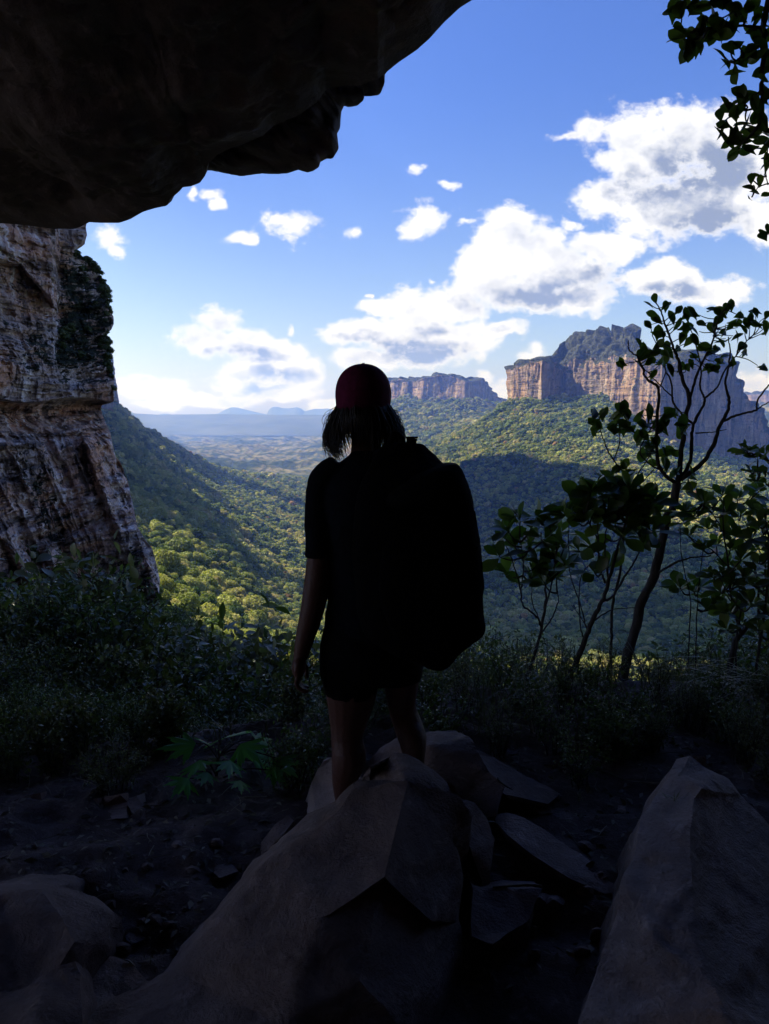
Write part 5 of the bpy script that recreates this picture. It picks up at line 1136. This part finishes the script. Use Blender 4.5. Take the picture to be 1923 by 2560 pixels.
def add_main_tree():
    D = 5.2; W_ = Woody('small_tree', P(1562, 1660, D), 'slender dark tree with forked trunk and leathery leaves right of the hiker', 'tree', D, M['leather_leaf'])
    W_.br([z3i(*z4(820, 1150)), z3i(*z4(850, 1000)), z3i(*z4(880, 900)), z3i(*z4(930, 700)), z3i(*z4(1000, 550)), z3i(*z4(1050, 350)), z3i(*z4(1080, 200)), (1130, 1230), (1160, 1060)], 0.038, 0.027)
    B_ = [([(1160, 1070), (1080, 1000), (1050, 900), (1052, 700), (1060, 550), (1000, 500), (970, 430), (950, 380), (900, 335), (895, 285)], .020, .004, 0, -.3),
     ([(1165, 1060), (1190, 850), (1210, 700), (1230, 600), (1190, 500), (1170, 400), (1150, 350), (1120, 270), (1090, 180), (1070, 120), (1040, 70)], .026, .004, 0, .2),
     ([(1228, 620), (1260, 500), (1300, 400), (1350, 300), (1370, 230), (1390, 160), (1440, 90)], .014, .004, .1, -.1),
     ([(1170, 1050), (1230, 950), (1240, 820), (1250, 740), (1300, 650), (1310, 600), (1285, 540), (1292, 450), (1260, 300), (1215, 160)], .020, .004, 0, .25),
     ([(1250, 740), (1200, 700), (1140, 620), (1130, 520), (1100, 450), (1085, 380), (1030, 260), (1010, 190)], .012, .003, .1, .3),
     ([(1180, 1045), (1300, 950), (1360, 850), (1390, 760), (1440, 660), (1440, 600), (1425, 520), (1440, 430), (1450, 350), (1440, 265)], .024, .004, 0, -.25),
     ([(1415, 725), (1500, 690), (1590, 665), (1600, 610), (1662, 530), (1720, 480)], .012, .005, -.15, -.3),
     ([(1310, 600), (1380, 540), (1420, 450), (1480, 370), (1540, 290), (1600, 230), (1645, 150)], .010, .003, .1, .2),
     ([(1262, 790), (1350, 785), (1430, 770)], .007, .003, .05, -.1), ([(1140, 600), (1070, 530), (1010, 470), (950, 400)], .007, .003, .2, .1), ([(1590, 665), (1662, 620), (1750, 600)], .006, .003, -.2, -.3),
     ([(1100, 1010), (1000, 950), (960, 880), (1020, 760), (1060, 700)], .008, .003, -.05, -.2), ([(1160, 1070), (1210, 1060), (1235, 1085)], .006, .003, 0, 0), ([(1060, 560), (1100, 450), (1060, 400)], .006, .003, -.1, -.2)]
    for p, a, b, c, d in B_: W_.br(p, a, b, c, d)
    for X, Y in [(1040,60),(1005,85),(1100,95),(1025,140),(1055,175),(1005,200),(1085,250),(1055,250),(1172,115),(1135,165),(1215,145),(1250,140),(1160,205),(1205,215),(1260,235),(1290,190),(1260,285),(1225,290),(1060,310),(1100,310),(1190,270),(1165,330),(1360,115),(1430,110),(1455,90),(1400,135),(1380,180),(1365,215),(1500,150),(1540,190),(1560,170),(1590,130),(1650,145),(1600,200),(1640,240),(1645,215),(1490,260),(1520,215),(1370,250),(1350,220),(1400,290),(1380,325),(1330,325),(1350,350),(1420,370),(1395,400),(1440,280),(1415,240),(1510,320),(1530,350),(1465,410),(1250,370),(1240,415),(1210,430),(1360,440),(1330,430),(1030,470),(1000,360),(960,370),(975,345),(1035,355),(940,400),(860,415),(1070,400),(1100,360),(1090,400),(960,300),(1180,440),(1130,450),(1630,435),(1010,400),(1290,330),(1475,190),(1450,210),(1120,350)]:
        W_.cluster(X, Y, W_.r.uniform(0.085, 0.115), 1 if W_.r.random() < 0.35 else 2)
    for X, Y in [(960,690),(1000,750),(1050,740),(1085,740),(1130,680),(1110,690),(1160,670),(1190,740),(1200,780),(1175,790),(950,820),(985,800),(1000,850),(1040,850),(1090,770),(1070,770),(970,900),(1000,900),(1020,880),(1100,900),(1130,890),(1030,950),(1100,960),(1235,1030),(1225,1080),(1150,1000),(1240,1000),(1010,690),(975,740)]:
        W_.cluster(X, Y, W_.r.uniform(0.10, 0.13), 2)
    W_.done()
def z3i(px, py): return ((px-1160)*2.178, (py-720)*2.178)
add_main_tree()
def add_sapling():
    D = 4.9; W_ = Woody('sapling', P(1545, 1560, D), 'thin two stemmed sapling with leaf tufts left of the forked tree', 'sapling', D, M['leather_leaf'])
    W_.br([z3i(*z4(740, 1400)), z3i(*z4(752, 1150)), z3i(*z4(755, 920)), z3i(*z4(755, 830)), z3i(*z4(765, 690)), z3i(*z4(800, 560)), z3i(*z4(830, 300)), (930, 1180), (900, 1090)], .014, .010)
    W_.br([(900, 1100), (890, 1040), (840, 970), (780, 880), (750, 790), (730, 715)], .010, .003); W_.br([(820, 930), (845, 850), (845, 760), (840, 690)], .006, .003); W_.br([(905, 1090), (950, 1010), (1000, 930), (1040, 860)], .007, .003); W_.br([(900, 1100), (970, 1060), (1040, 980)], .005, .003)
    for X, Y in [(710,690),(755,690),(730,740),(820,700),(870,660),(845,680),(870,765),(885,745),(810,745),(820,770),(710,775),(890,690),(905,770),(825,990),(870,965),(840,1040),(905,1005),(850,1070),(700,730)]: W_.cluster(X, Y, W_.r.uniform(0.085, 0.12), 2)
    W_.done()
add_sapling()
def big_leaf_shrub(name, label, D, stems, tufts, size, group=None, mat='leather_leaf', n=8, f=z4, base=None):
    W_ = Woody(name, P(*f(*stems[0][0][0]), D), label, 'shrub', D, M[mat], group, f)
    for p, a, b in stems: W_.br(p, a, b, W_.r.uniform(-.1, .1), W_.r.uniform(-.25, .25))
    for X, Y in tufts:
        q0 = P(*f(X, Y), D); nb = W_.near(q0); q = P(*f(X, Y), nb[1]+W_.r.uniform(-.15, .15))
        if np.linalg.norm(q-nb) > 0.02: W_.b.tube(spline([nb, (nb+q)/2+[0, 0, -0.02], q], 4), [0.007, 0.004], 5, cap=False)
        ax = (q-nb)/(np.linalg.norm(q-nb)+1e-6)*0.5+np.array([0, -0.1, 0.9])
        rosette(W_.l, OBOV, q, ax, W_.r.integers(max(3, n-2), n+2), size, W_.r, (0.35, 1.45))
    return W_.done('stems')
big_leaf_shrub('tall_shrub', 'crooked stemmed shrub with a round crown of broad leaves beside the backpack', 4.7,
 [([(190,1480),(210,1400),(250,1200),(300,1050),(350,870),(370,750),(380,650),(360,500),(350,300)], .022, .006), ([(350,835),(330,790),(250,720),(235,640),(200,500),(150,380)], .010, .004), ([(360,870),(410,800),(450,700),(445,650)], .008, .003), ([(372,750),(400,650),(430,500),(440,350)], .008, .004), ([(235,640),(250,500),(230,330)], .006, .003), ([(340,800),(300,700),(300,600)], .005, .003)],
 [(230,240),(320,225),(400,275),(470,300),(160,290),(110,440),(160,540),(290,370),(200,380),(420,400),(300,560),(440,560),(240,600),(370,340),(490,480),(140,330),(340,480),(400,520),(250,460),(480,400),(370,600)], 0.135, n=7)
big_leaf_shrub('tall_shrub', 'many stemmed shrub with a wide crown of glossy leaves in front of the forked tree', 4.4,
 [([(420,1350),(450,1250),(530,1100),(600,930),(640,820),(700,700),(740,580),(780,430),(810,330),(850,200)], .030, .006), ([(700,700),(760,670),(830,560),(880,480),(920,400),(960,250)], .012, .004), ([(720,590),(690,500),(680,350),(680,200)], .010, .004), ([(640,820),(760,745),(900,735)], .007, .003), ([(603,925),(580,850),(570,700),(580,560),(640,480),(740,470)], .007, .003), ([(740,580),(720,400),(740,200)], .009, .004), ([(680,350),(600,200),(520,190)], .007, .003), ([(618,875),(585,740),(520,540),(510,350),(515,230)], .006, .003), ([(620,850),(560,760),(525,720)], .004, .002)],
 [(640,60),(700,80),(740,30),(790,30),(860,60),(930,90),(600,110),(680,140),(760,150),(850,140),(900,130),(970,150),(530,180),(570,250),(640,220),(700,240),(780,260),(860,230),(940,220),(1000,190),(980,130),(490,200),(570,410),(650,390),(900,300),(990,290),(940,380),(660,535),(740,500),(820,330),(620,170),(720,200),(820,190),(740,100),(810,100),(880,180)], 0.14, n=7)
big_leaf_shrub('leafy_shrub', 'dense leafy shrub crowding the right edge in front of the gorge', 5.0,
 [([(1400,1350),(1450,1000),(1500,880),(1600,790),(1662,750),(1750,720)], .030, .020), ([(1500,880),(1450,700),(1430,500),(1400,300),(1400,100)], .014, .004), ([(1600,800),(1600,600),(1560,400),(1560,100)], .014, .004), ([(1662,750),(1640,500),(1640,250)], .012, .004), ([(1450,700),(1380,640),(1290,700)], .006, .003), ([(1430,500),(1330,400),(1200,330)], .007, .003), ([(1400,300),(1340,200),(1280,140)], .006, .003), ([(1190,1350),(1200,950),(1210,700),(1160,450),(1150,250)], .007, .003), ([(1236,1350),(1240,1000),(1250,700),(1270,500),(1290,350)], .007, .003), ([(1030,530),(1160,460),(1330,432)], .012, .005), ([(1560,400),(1500,300),(1480,150)], .006, .003)],
 [(1400,80),(1480,110),(1560,90),(1610,60),(1350,170),(1420,180),(1290,130),(1500,200),(1580,190),(1650,160),(1310,280),(1390,290),(1460,300),(1540,310),(1620,290),(1200,320),(1170,250),(1280,400),(1360,380),(1440,400),(1520,420),(1600,400),(1670,380),(1400,500),(1480,510),(1560,520),(1640,500),(1260,620),(1330,690),(1400,620),(1300,740),(1420,740),(1180,180),(1240,210),(1500,620),(1600,620),(1680,560),(1340,730),(1150,620),(1230,640)], 0.115, n=7)
big_leaf_shrub('leafy_shrub', 'spray of small paired leaves poking in from the right edge under the mesa', 4.6,
 [([(1900,2150),(1780,1400),(1700,1000),(1640,930),(1520,880)], .012, .003), ([(1700,1050),(1640,1000),(1560,990)], .005, .003), ([(1720,1150),(1640,1060),(1560,1040)], .005, .003)],
 [(1520,880),(1560,885),(1600,890),(1640,900),(1600,930),(1660,950),(1560,1000),(1600,1010),(1640,1020),(1590,1060),(1650,1070),(1540,890)], 0.075, n=6, f=z3)
def add_overhanging():
    D = 3.1; W_ = Woody('overhanging_branch', P(1990, -140, D), 'leafy dark branch hanging into the top right corner', 'tree branch', D, M['leather_leaf'], None, zt)
    W_.br([(1900,-600), (1650,-300), (1480,100), (1460,400), (1450,700), (1440,950), (1400,1150), (1300,1250)], .020, .005, .1, -.1)
    W_.br([(1650,-300), (1300,-120), (1050,40), (850,60), (700,90)], .012, .004, .1, 0); W_.br([(1470,250), (1250,230), (1080,230), (900,260), (760,300)], .008, .003, .05, -.1); W_.br([(1180,110), (1070,165), (960,160)], .004, .003)
    W_.br([(1460,450), (1300,480), (1200,560)], .006, .003); W_.br([(1450,950), (1250,1000), (1100,1080)], .007, .003); W_.br([(1900,1400), (1600,1600), (1440,1655), (1380,1700)], .006, .002); W_.br([(1900,1900), (1560,2060), (1480,2080)], .005, .002); W_.br([(1500,1650), (1480,1560), (1485,1500)], .003, .002); W_.br([(1600,1000),(1510,1250),(1490,1420)], .005, .002)
    L1 = [(660,95),(720,70),(790,40),(840,30),(850,100),(960,50),(1050,20),(1130,30),(700,340),(730,250),(780,300),(760,400),(800,430),(880,410),(850,300),(900,250),(960,200),(1010,170),(1010,300),(1070,310),(1130,260),(1200,60),(1230,150),(1180,240),(1290,170),(1330,60),(1400,150),(1450,230),(1480,120),(1080,480),(1130,560),(1150,430),(1220,400),(1200,640),(1250,560),(1300,500),(1350,450),(1400,500),(1450,400),(1430,640),(1470,700),(1400,350),(1260,830),(1270,890),(1330,850),(1070,1010),(1150,960),(1200,1000),(1250,960),(1090,1110),(1080,1190),(1150,1260),(1200,1200),(1200,1360),(1280,1250),(1330,1330),(1350,1180),(1300,1100),(1400,1150),(1440,1050),(1480,1150),(1440,900),(1450,1250),(1490,1290),(1480,1390),(1490,1450),(1420,1000),(1380,900),(900,330),(1100,230),(1050,220),(1500,500),(1500,850),(1500,300),(1480,600),(1480,780),(1360,280),(820,350)]
    for X, Y in L1: W_.cluster(X, Y, W_.r.uniform(0.075, 0.095), 2 if W_.r.random() < 0.75 else 1, dd=0.08)
    for X, Y in [(1350,1590),(1400,1560),(1330,1670),(1345,1770),(1390,1710),(1480,1530),(1490,1730),(1450,2070),(1500,2030),(1460,2110),(1430,1600)]: W_.cluster(X, Y, 0.060, 1, dd=0.05)
    W_.done('branch')
add_overhanging()

# ---- shrubs: a few kinds, copied about
def bush_proto(seed, h, w, nst, nleaf, leaf, mat, tmpl=SMALL, lean=0.4, bare=0.25, tw=0.22):
    r = np.random.default_rng(seed); b = Geo(); l = Geo(); nodes = []
    for i in range(nst):
        an = r.uniform(0, 2*PI); rad = w*np.sqrt(r.random()); tip = np.array([math.cos(an)*rad, math.sin(an)*rad, h*r.uniform(0.6, 1.0)]); b0 = tip*[0.12, 0.12, 0]+r.normal(size=3)*[0.03, 0.03, 0]
        s = spline([b0+[0, 0, -0.25], b0+(tip-b0)*[0.25, 0.25, 0.4]+r.normal(size=3)*0.04, b0+(tip-b0)*[0.65, 0.65, 0.75]+r.normal(size=3)*0.04, tip], 6); b.tube(s, [0.010*h, 0.003], 5, cap=False)
        k0 = int(len(s)*bare); 
        for j in range(k0, len(s)):
            nodes.append(s[j])
            if r.random() < 0.75:
                d = r.normal(size=3); d[2] = abs(d[2])*0.7; d /= np.linalg.norm(d); e = s[j]+d*tw*r.uniform(0.4, 1.1)*h**0.5; b.tube([s[j], (s[j]+e)/2+[0, 0, 0.01], e], [0.003, 0.0015], 3, cap=False); nodes += [e, e, e, (s[j]+e)/2]
    nodes = np.array(nodes); k = r.integers(0, len(nodes), nleaf); p = nodes[k]+r.normal(size=(nleaf, 3))*leaf*0.7; d = r.normal(size=(nleaf, 3)); d[:, 2] += 0.25
    l.leaves(tmpl[0], tmpl[1], p, d, r.normal(size=(nleaf, 3))*0.6+[0, 0, 1.0], leaf*r.uniform(0.5, 1.3, nleaf), np.clip(r.beta(1.5, 2.5, nleaf), 0, 1))
    return b.mesh('stems'), l.mesh('foliage', 'tint'), mat
PRO = [bush_proto(1, 1.2, 0.55, 16, 1500, 0.078, 'bush_leaf', ELLI), bush_proto(2, 1.1, 0.60, 18, 2600, 0.048, 'bush_leaf'), bush_proto(3, 1.3, 0.5, 14, 1100, 0.095, 'olive_leaf', OBOV), bush_proto(4, 1.0, 0.55, 14, 2400, 0.050, 'olive_leaf'),
       bush_proto(5, 1.2, 0.35, 12, 900, 0.050, 'bush_leaf', bare=0.5), bush_proto(6, 1.3, 0.35, 14, 1100, 0.045, 'olive_leaf', ELLI, bare=0.45), bush_proto(7, 1.1, 0.5, 10, 800, 0.085, 'bush_leaf', ELLI)]
for b_, l_, m_ in PRO: b_.materials.append(M['bark']); l_.materials.append(M[m_])
def put_bush(k, x, y, z, s, label, group, name='bush', sz=1.0):
    t = empty(name, (x, y, z), float(rr.uniform(0, 6.28))); t.scale = (s, s, s*sz); tag(t, label, 'bush', group)
    for nm, me in (('stems', PRO[k][0]), ('foliage', PRO[k][1])):
        o = bpy.data.objects.new(nm, me); COL.objects.link(o); o.parent = t
def gz(x, y):
    x = np.array([x]); y = np.array([y]); return float(ground_z(x, y)[0]) if y[0] < 10.0 else float(terr_z(x, y)[0])
LTOP = ([-200, 0, 130, 200, 300, 400, 520, 700, 800, 900], [1480, 1490, 1450, 1455, 1550, 1600, 1625, 1660, 1700, 1730])
RTOP = ([900, 1000, 1100, 1215, 1350, 1500, 1600, 1750, 1923, 2200], [1660, 1580, 1550, 1550, 1590, 1640, 1650, 1610, 1540, 1500])
def add_bushes():
    r = random.Random(9); kinds = ['small leaved dark bush in the shaded thicket left of the hiker', 'olive leaved bush in the shaded thicket left of the hiker', 'thin stemmed bush in the see through brush right of the hiker']
    n = 0
    for D, m, fr in ((3.35, 11, 0.16), (3.7, 12, 0.30), (4.1, 12, 0.42), (4.7, 12, 0.55), (5.6, 11, 0.55), (6.8, 11, 0.78), (8.4, 12, 1.0), (9.8, 10, 1.0)):
        for i in range(m):
            px = -120+i*(960.0/(m-1))+r.uniform(-30, 30)
            if D < 4.5 and 400 < px < 700: continue
            top = np.interp(px, *LTOP); d = D+r.uniform(-.3, .3); x = float(acol(px)*d); z0 = gz(x, d)-0.05
            zt = srow(1980+(top-1980)*fr+r.uniform(-10, 40))*d; h = max(0.30, zt-z0); k = r.choice([0, 1, 1, 2, 3])
            row = 'front row' if D < 4.5 else 'middle' if D < 6 else 'back'; side = 'near the left edge' if px < 250 else 'beside the hiker' if px > 600 else 'behind the lobed leaf plant'
            put_bush(k, x, d, z0, h/1.15, ('broad leaved' if k == 0 else 'small leaved' if k == 1 else 'olive leaved')+' dark bush in the '+row+' of the thicket '+side, 'bushes of the dark thicket at the left'); n += 1
    for D, m, fr in ((3.5, 14, 0.20), (3.8, 15, 0.38), (4.2, 15, 0.55), (4.9, 16, 0.75), (5.6, 14, 0.9), (6.6, 13, 1.0)):
        for i in range(m):
            px = 930+i*(1180.0/(m-1))+r.uniform(-30, 30)
            if D < 3.7 and (px < 1290 or 1600 < px < 1860): continue
            top = np.interp(px, *RTOP); d = D+r.uniform(-.3, .3); x = float(acol(px)*d); z0 = gz(x, d)-0.1
            zt = srow(1880+(top-1880)*fr+r.uniform(0, 50))*d; h = max(0.35, zt-z0); k = r.choice([4, 4, 5, 5, 6]) if px < 1500 else r.choice([4, 5, 6, 0, 3])
            put_bush(k, x, d, z0, h/1.2, ('thin stemmed bush in the '+('front' if D < 4.5 else 'middle' if D < 5.2 else 'back')+' of the brush '+('right below the backpack' if px < 1230 else 'under the small trees')) if px < 1500 else 'leafy bush in the '+('front' if D < 4.5 else 'middle' if D < 5.2 else 'back')+' of the brush behind the pale ridged boulder', 'brush right of the hiker' if px < 1500 else 'bushes at the right edge'); n += 1
    # larger shrubs in the shade at the foot of the cliff
    for i in range(46):
        px = r.uniform(-100, 520); d = r.uniform(12, 46); x = float(acol(px)*d); top = np.interp(px, [-100, 60, 200, 280, 400, 520], [1480, 1440, 1440, 1520, 1590, 1640])+r.uniform(-10, 60)*(1 if d > 20 else 2)
        z0 = float(terr_z(np.array([x]), np.array([d]))[0])-0.2; h = srow(top)*d-z0
        if h < 0.8: h = 0.8
        h = min(h, 5.0)
        put_bush(r.choice([0, 1, 3]), x, d, z0, h/1.15, 'broad shaded shrub growing at the foot of the near cliff', 'shrubs at the foot of the near cliff', 'shrub')
    for i in range(26):
        px = r.uniform(330, 640); d = r.uniform(38, 75); x = float(acol(px)*d); z0 = float(terr_z(np.array([x]), np.array([d]))[0])-0.2; h = r.uniform(2.5, 4.5)
        put_bush(r.choice([0, 1, 3]), x, d, z0, h/1.1, 'shaded tree like shrub below the near cliff, before the sunlit forest', 'shrubs before the sunlit forest', 'shrub')
add_bushes()
# plants on the cliff: ledges and the skyline edge
def add_cliff_plants():
    n = CLIFF_P.shape[0]-5; r = np.random.default_rng(4); pts = []; sc = []
    py = CL_PY; px = CL_PX
    for _ in range(900):
        c = r.random()
        if c < 0.40: i = n-1+r.integers(-6, 3); j = r.integers(0, CLIFF_P.shape[1]-1); yy = py[min(i, n-1), j]; ok = 640 < yy < 1000 and r.random() < (0.8 if 640 < yy < 780 or 840 < yy < 930 else 0.15); s = r.uniform(0.12, 0.42)
        elif c < 0.85: i = r.integers(0, n); j = r.integers(0, CLIFF_P.shape[1]-1); ok = 130 < px[i, j] < 270 and 620 < py[i, j] < 990 and r.random() < 0.8; s = r.uniform(0.2, 0.55)
        else: i = r.integers(0, n); j = r.integers(0, CLIFF_P.shape[1]-1); ok = 1380 < py[i, j] < 1560 and r.random() < 0.7; s = r.uniform(0.3, 0.8)
        if ok: pts.append(CLIFF_P[i, j]+[0, -0.05, -0.05]); sc.append(s)
    pts = np.array(pts); m = len(pts); print('cliff plants', m)
    src = [srcobj('tuft', crown_mesh('c', 400+i, 500, 0.16, 8).mesh('tuft', 'tint'), M['bush_leaf']) for i in range(3)]
    sc = np.array(sc); scatter('cliff_plants', pts, np.stack([sc, sc, sc*r.uniform(.7, 1.3, m)], -1), np.stack([r.normal(0, .3, m), r.normal(0, .3, m), r.uniform(0, 6.3, m)], -1), {}, src, 'dark scrub clinging to the ledges and edge of the near cliff', 'plants')
add_cliff_plants()

# big lobed leaves, lit green, left of the hiker
def lobed(n=5):
    V = [(0, 0, 0)]; pts = []
    for i in range(n):
        a = -1.25+2.5*i/(n-1); L = 1.0-0.22*abs(a)
        for da, ll in ((-0.27, 0.50), (-0.15, 0.74), (-0.09, 0.70), (0, 1.0), (0.09, 0.72), (0.15, 0.74), (0.27, 0.50)): pts.append((math.sin(a+da)*L*ll, 0.12+math.cos(a+da)*L*ll, -0.16*ll*ll+0.03*math.cos(da*12)))
    V += pts; F = [(0, i, i+1) for i in range(1, len(pts))]
    return np.array(V), F
LOB = lobed()
def add_lobed_plant():
    D = 3.25; base = P(538, 2000, D); W_ = Woody('lobed_leaf_plant', base, 'young plant with big bright lobed leaves in front of the thicket', 'plant', D, M['bright_leaf'], None, lambda a, b: (a, b))
    W_.br([(538, 2010), (540, 1960), (545, 1900), (548, 1850)], .012, .006)
    for i, (px, py, s, dd) in enumerate([(490, 1858, .17, 0), (500, 1900, .14, -.12), (560, 1845, .19, .1), (600, 1860, .17, -.05), (625, 1888, .14, .05), (690, 1895, .15, -.1), (680, 1925, .13, 0), (640, 1850, .12, .15), (520, 1930, .10, -.1), (470, 1945, .13, -.15), (575, 1900, .12, -.2), (600, 1950, .09, -.2), (530, 1865, .15, .2), (650, 1905, .14, .1)]):
        nb = W_.near(P(px, py+30, D)); e = P(px, py, D+dd); W_.b.tube(spline([nb, (nb+e)/2+[0, 0, 0.03], e], 5), [0.004, 0.003], 5, cap=False)
        d = e-nb; d[2] *= 0.3; d[1] += dd; d /= np.linalg.norm(d)
        W_.l.leaves(LOB[0], LOB[1], np.array([e]), np.array([d+[0, -0.25, -0.2]]), np.array([[0.1*i-0.5, -0.45, 1.0]]), np.array([s]), np.array([W_.r.random()]))
    W_.done('stem', 'leaves')
add_lobed_plant()

# more of the thicket at the right edge
big_leaf_shrub('leafy_shrub', 'dark tangled shrub low in the right corner behind the long grass', 4.5,
 [([(1560,1350),(1600,1000),(1640,700),(1660,400),(1640,200)], .016, .004), ([(1480,1350),(1470,1000),(1500,750),(1520,560)], .012, .004), ([(1700,1300),(1720,900),(1700,500)], .014, .004), ([(1500,750),(1420,640),(1380,560)], .006, .003)],
 [(1640,200),(1600,260),(1680,300),(1560,340),(1640,380),(1700,430),(1520,560),(1460,600),(1400,560),(1560,600),(1620,640),(1690,620),(1380,640),(1480,680),(1560,720),(1640,760),(1700,780),(1440,760),(1520,820),(1600,860),(1680,900),(1500,460),(1600,480),(1340,560),(1420,860)], 0.10, n=8, mat='bush_leaf')
# grass and litter
def add_grass():
    r = np.random.default_rng(8); g = Geo(); P_, D_, S_ = [], [], []
    def blade(b, az, el, L, w, droop, a):
        d = np.array([math.cos(az)*math.cos(el), math.sin(az)*math.cos(el), math.sin(el)]); side = np.cross(d, [0, 0, 1]); side /= np.linalg.norm(side)+1e-9; n = 7; V = []
        for i in range(n):
            t = i/(n-1); p = b+d*L*t+np.array([math.cos(az), math.sin(az), 0])*droop*L*0.35*t*t-np.array([0, 0, 1])*droop*L*t*t; ww = w*(1-t**2)*(0.4+0.6*min(1, t*4))
            V += [p-side*ww, p+side*ww]
        g.add(V, [(2*i, 2*i+1, 2*i+3, 2*i+2) for i in range(n-1)], a)
    for k in range(70):      # tufts along the lip of the ledge on the right
        px = r.uniform(930, 2050); d = r.uniform(3.7, 5.4); x = acol(px)*d; b = np.array([x, d, gz(x, d)-0.03])
        for i in range(r.integers(10, 22)): blade(b+r.normal(size=3)*[0.04, 0.04, 0], r.uniform(0, 6.28), r.uniform(0.8, 1.5), r.uniform(0.15, 0.60), r.uniform(0.002, 0.005), r.uniform(0.1, 0.7), r.beta(1.3, 2.6))
    for px, py, L in ((1905, 1760, 1.0), (1950, 1800, 1.1), (1860, 1830, 0.8), (1990, 1850, 1.0)):     # long arching sheaf at the right
        b = P(px, py, 4.2); 
        for i in range(34): blade(b+r.normal(size=3)*0.05, r.uniform(2.5, 3.9), r.uniform(0.5, 1.3), L*r.uniform(0.5, 0.95), r.uniform(0.004, 0.008), r.uniform(0.5, 1.1), r.uniform(0.75, 1.0))
    for k in range(60):
        px = r.uniform(-50, 860); d = r.uniform(3.5, 4.2); x = acol(px)*d; b = np.array([x, d, gz(x, d)-0.02])
        for i in range(10): blade(b+r.normal(size=3)*[0.04, 0.04, 0], r.uniform(0, 6.28), r.uniform(0.6, 1.5), r.uniform(0.08, 0.28), 0.003, r.uniform(0.1, 0.7), r.beta(1.3, 2.6))
    for px, py in ((1185, 2035), (1200, 2055), (1210, 2045), (1450, 1990), (1540, 2280), (370, 2440), (385, 2430), (1680, 1990), (1692, 2000)):
        D = {1185: 2.6, 1200: 2.6, 1210: 2.6, 1450: 3.0, 1540: 2.2, 370: 2.05, 385: 2.05, 1680: 2.4, 1692: 2.4}[px]; b = P(px, py+12, D)
        for i in range(9): blade(b+r.normal(size=3)*0.008, r.uniform(0, 6.28), r.uniform(0.6, 1.5), r.uniform(0.03, 0.10), 0.002, r.uniform(0.1, 0.8), r.uniform(0.5, 1.0))
    o = link('grass', g.mesh('grass', 'tint'), M['grass']); tag(o, 'tufts and long arching blades of grass along the rim of the ledge', 'grass', kind='stuff')
    g = Geo(); n = 4200; px = r.uniform(-150, 2100, n); d = r.uniform(2.0, 4.6, n); x = acol(px)*d; z = ground_z(x, d)+0.006
    dd = r.normal(size=(n, 3)); dd[:, 2] *= 0.2; g.leaves(*SMALL, np.stack([x, d, z], -1), dd, r.normal(size=(n, 3))*0.3+[0, 0, 1], r.uniform(0.012, 0.05, n), r.beta(1.2, 2.5, n))
    for i in range(420):
        q = np.array([acol(r.uniform(-100, 2000))*1.0, 1, 0])*r.uniform(2.3, 4.4); q[2] = ground_z(np.array([q[0]]), np.array([q[1]]))[0]+0.008; a = r.uniform(0, 6.28); L = r.uniform(0.03, 0.16); e = q+np.array([math.cos(a)*L, math.sin(a)*L, r.uniform(0, 0.02)])
        g.tube([q, (q+e)/2+r.normal(size=3)*0.006, e], [0.002, 0.001], 4, cap=False, a=r.uniform(0.3, 1))
    o = link('leaf_litter', g.mesh('leaf_litter', 'tint'), M['dry']); tag(o, 'dry leaves and twigs strewn over the dark earth', 'leaf litter', kind='stuff')
    def twig(pts, rad, label):
        g = Geo(); s = spline(np.array([P(*p) for p in pts]), 8); g.tube(s, rad, 6, wob=0.1); tag(link('twig', g.mesh('twig', 'tint'), M['dry']), label, 'twig')
    twig([(1360, 1912, 3.35), (1430, 1915, 3.3), (1510, 1930, 3.2), (1570, 1952, 3.1), (1650, 1957, 2.95)], [0.004, 0.003], 'long thin curved twig lying behind the slabs on the right')
    twig([(758, 1941, 3.4), (790, 1935, 3.3), (812, 1925, 3.2)], [0.007, 0.006], 'short broken stick poking out at the left of the hiker')
    twig([(1232, 2218, 2.3), (1290, 2214, 2.3), (1330, 2213, 2.3), (1355, 2216, 2.3)], [0.003, 0.006], 'bleached stick lying on the flat topped low rock')
    twig([(95, 2110, 3.0), (92, 2080, 3.05), (105, 2040, 3.15), (108, 2010, 3.2)], [0.004, 0.003], 'upright dry stalk beside the broad low rock')
    twig([(1285, 1980, 2.95), (1250, 1955, 2.98), (1245, 1945, 3.0)], [0.007, 0.004], 'pale splinter lying on the leaning slab')
add_grass()
# ------------------------------------------------------------------ air
def add_haze():
    bm = bmesh.new(); bmesh.ops.create_cube(bm, size=1.0)
    x0, x1, y0, y1, z0, z1 = -14000, 14000, -120, 18000, -1400, 640
    for v in bm.verts: v.co = Vector(((x0+x1)/2+v.co.x*(x1-x0), (y0+y1)/2+v.co.y*(y1-y0), (z0+z1)/2+v.co.z*(z1-z0)))
    me = bpy.data.meshes.new('haze'); bm.to_mesh(me); bm.free()
    m = bpy.data.materials.new('air'); m.use_nodes = True; nt = m.node_tree; nodes_reset(nt); N = NT(nt)
    v = N.n('ShaderNodeVolumePrincipled'); v.inputs['Color'].default_value = (0.22, 0.38, 1.0, 1); v.inputs['Density'].default_value = 0.00012; v.inputs['Absorption Color'].default_value = (1, 1, 1, 1); v.inputs['Anisotropy'].default_value = 0.45
    o_ = N.n('ShaderNodeOutputMaterial'); N.l(v.outputs[0], o_.inputs['Volume'])
    o = link('haze', me, m, smooth=False); tag(o, 'thin blue air haze over the valley', 'haze', kind='stuff')
add_haze()
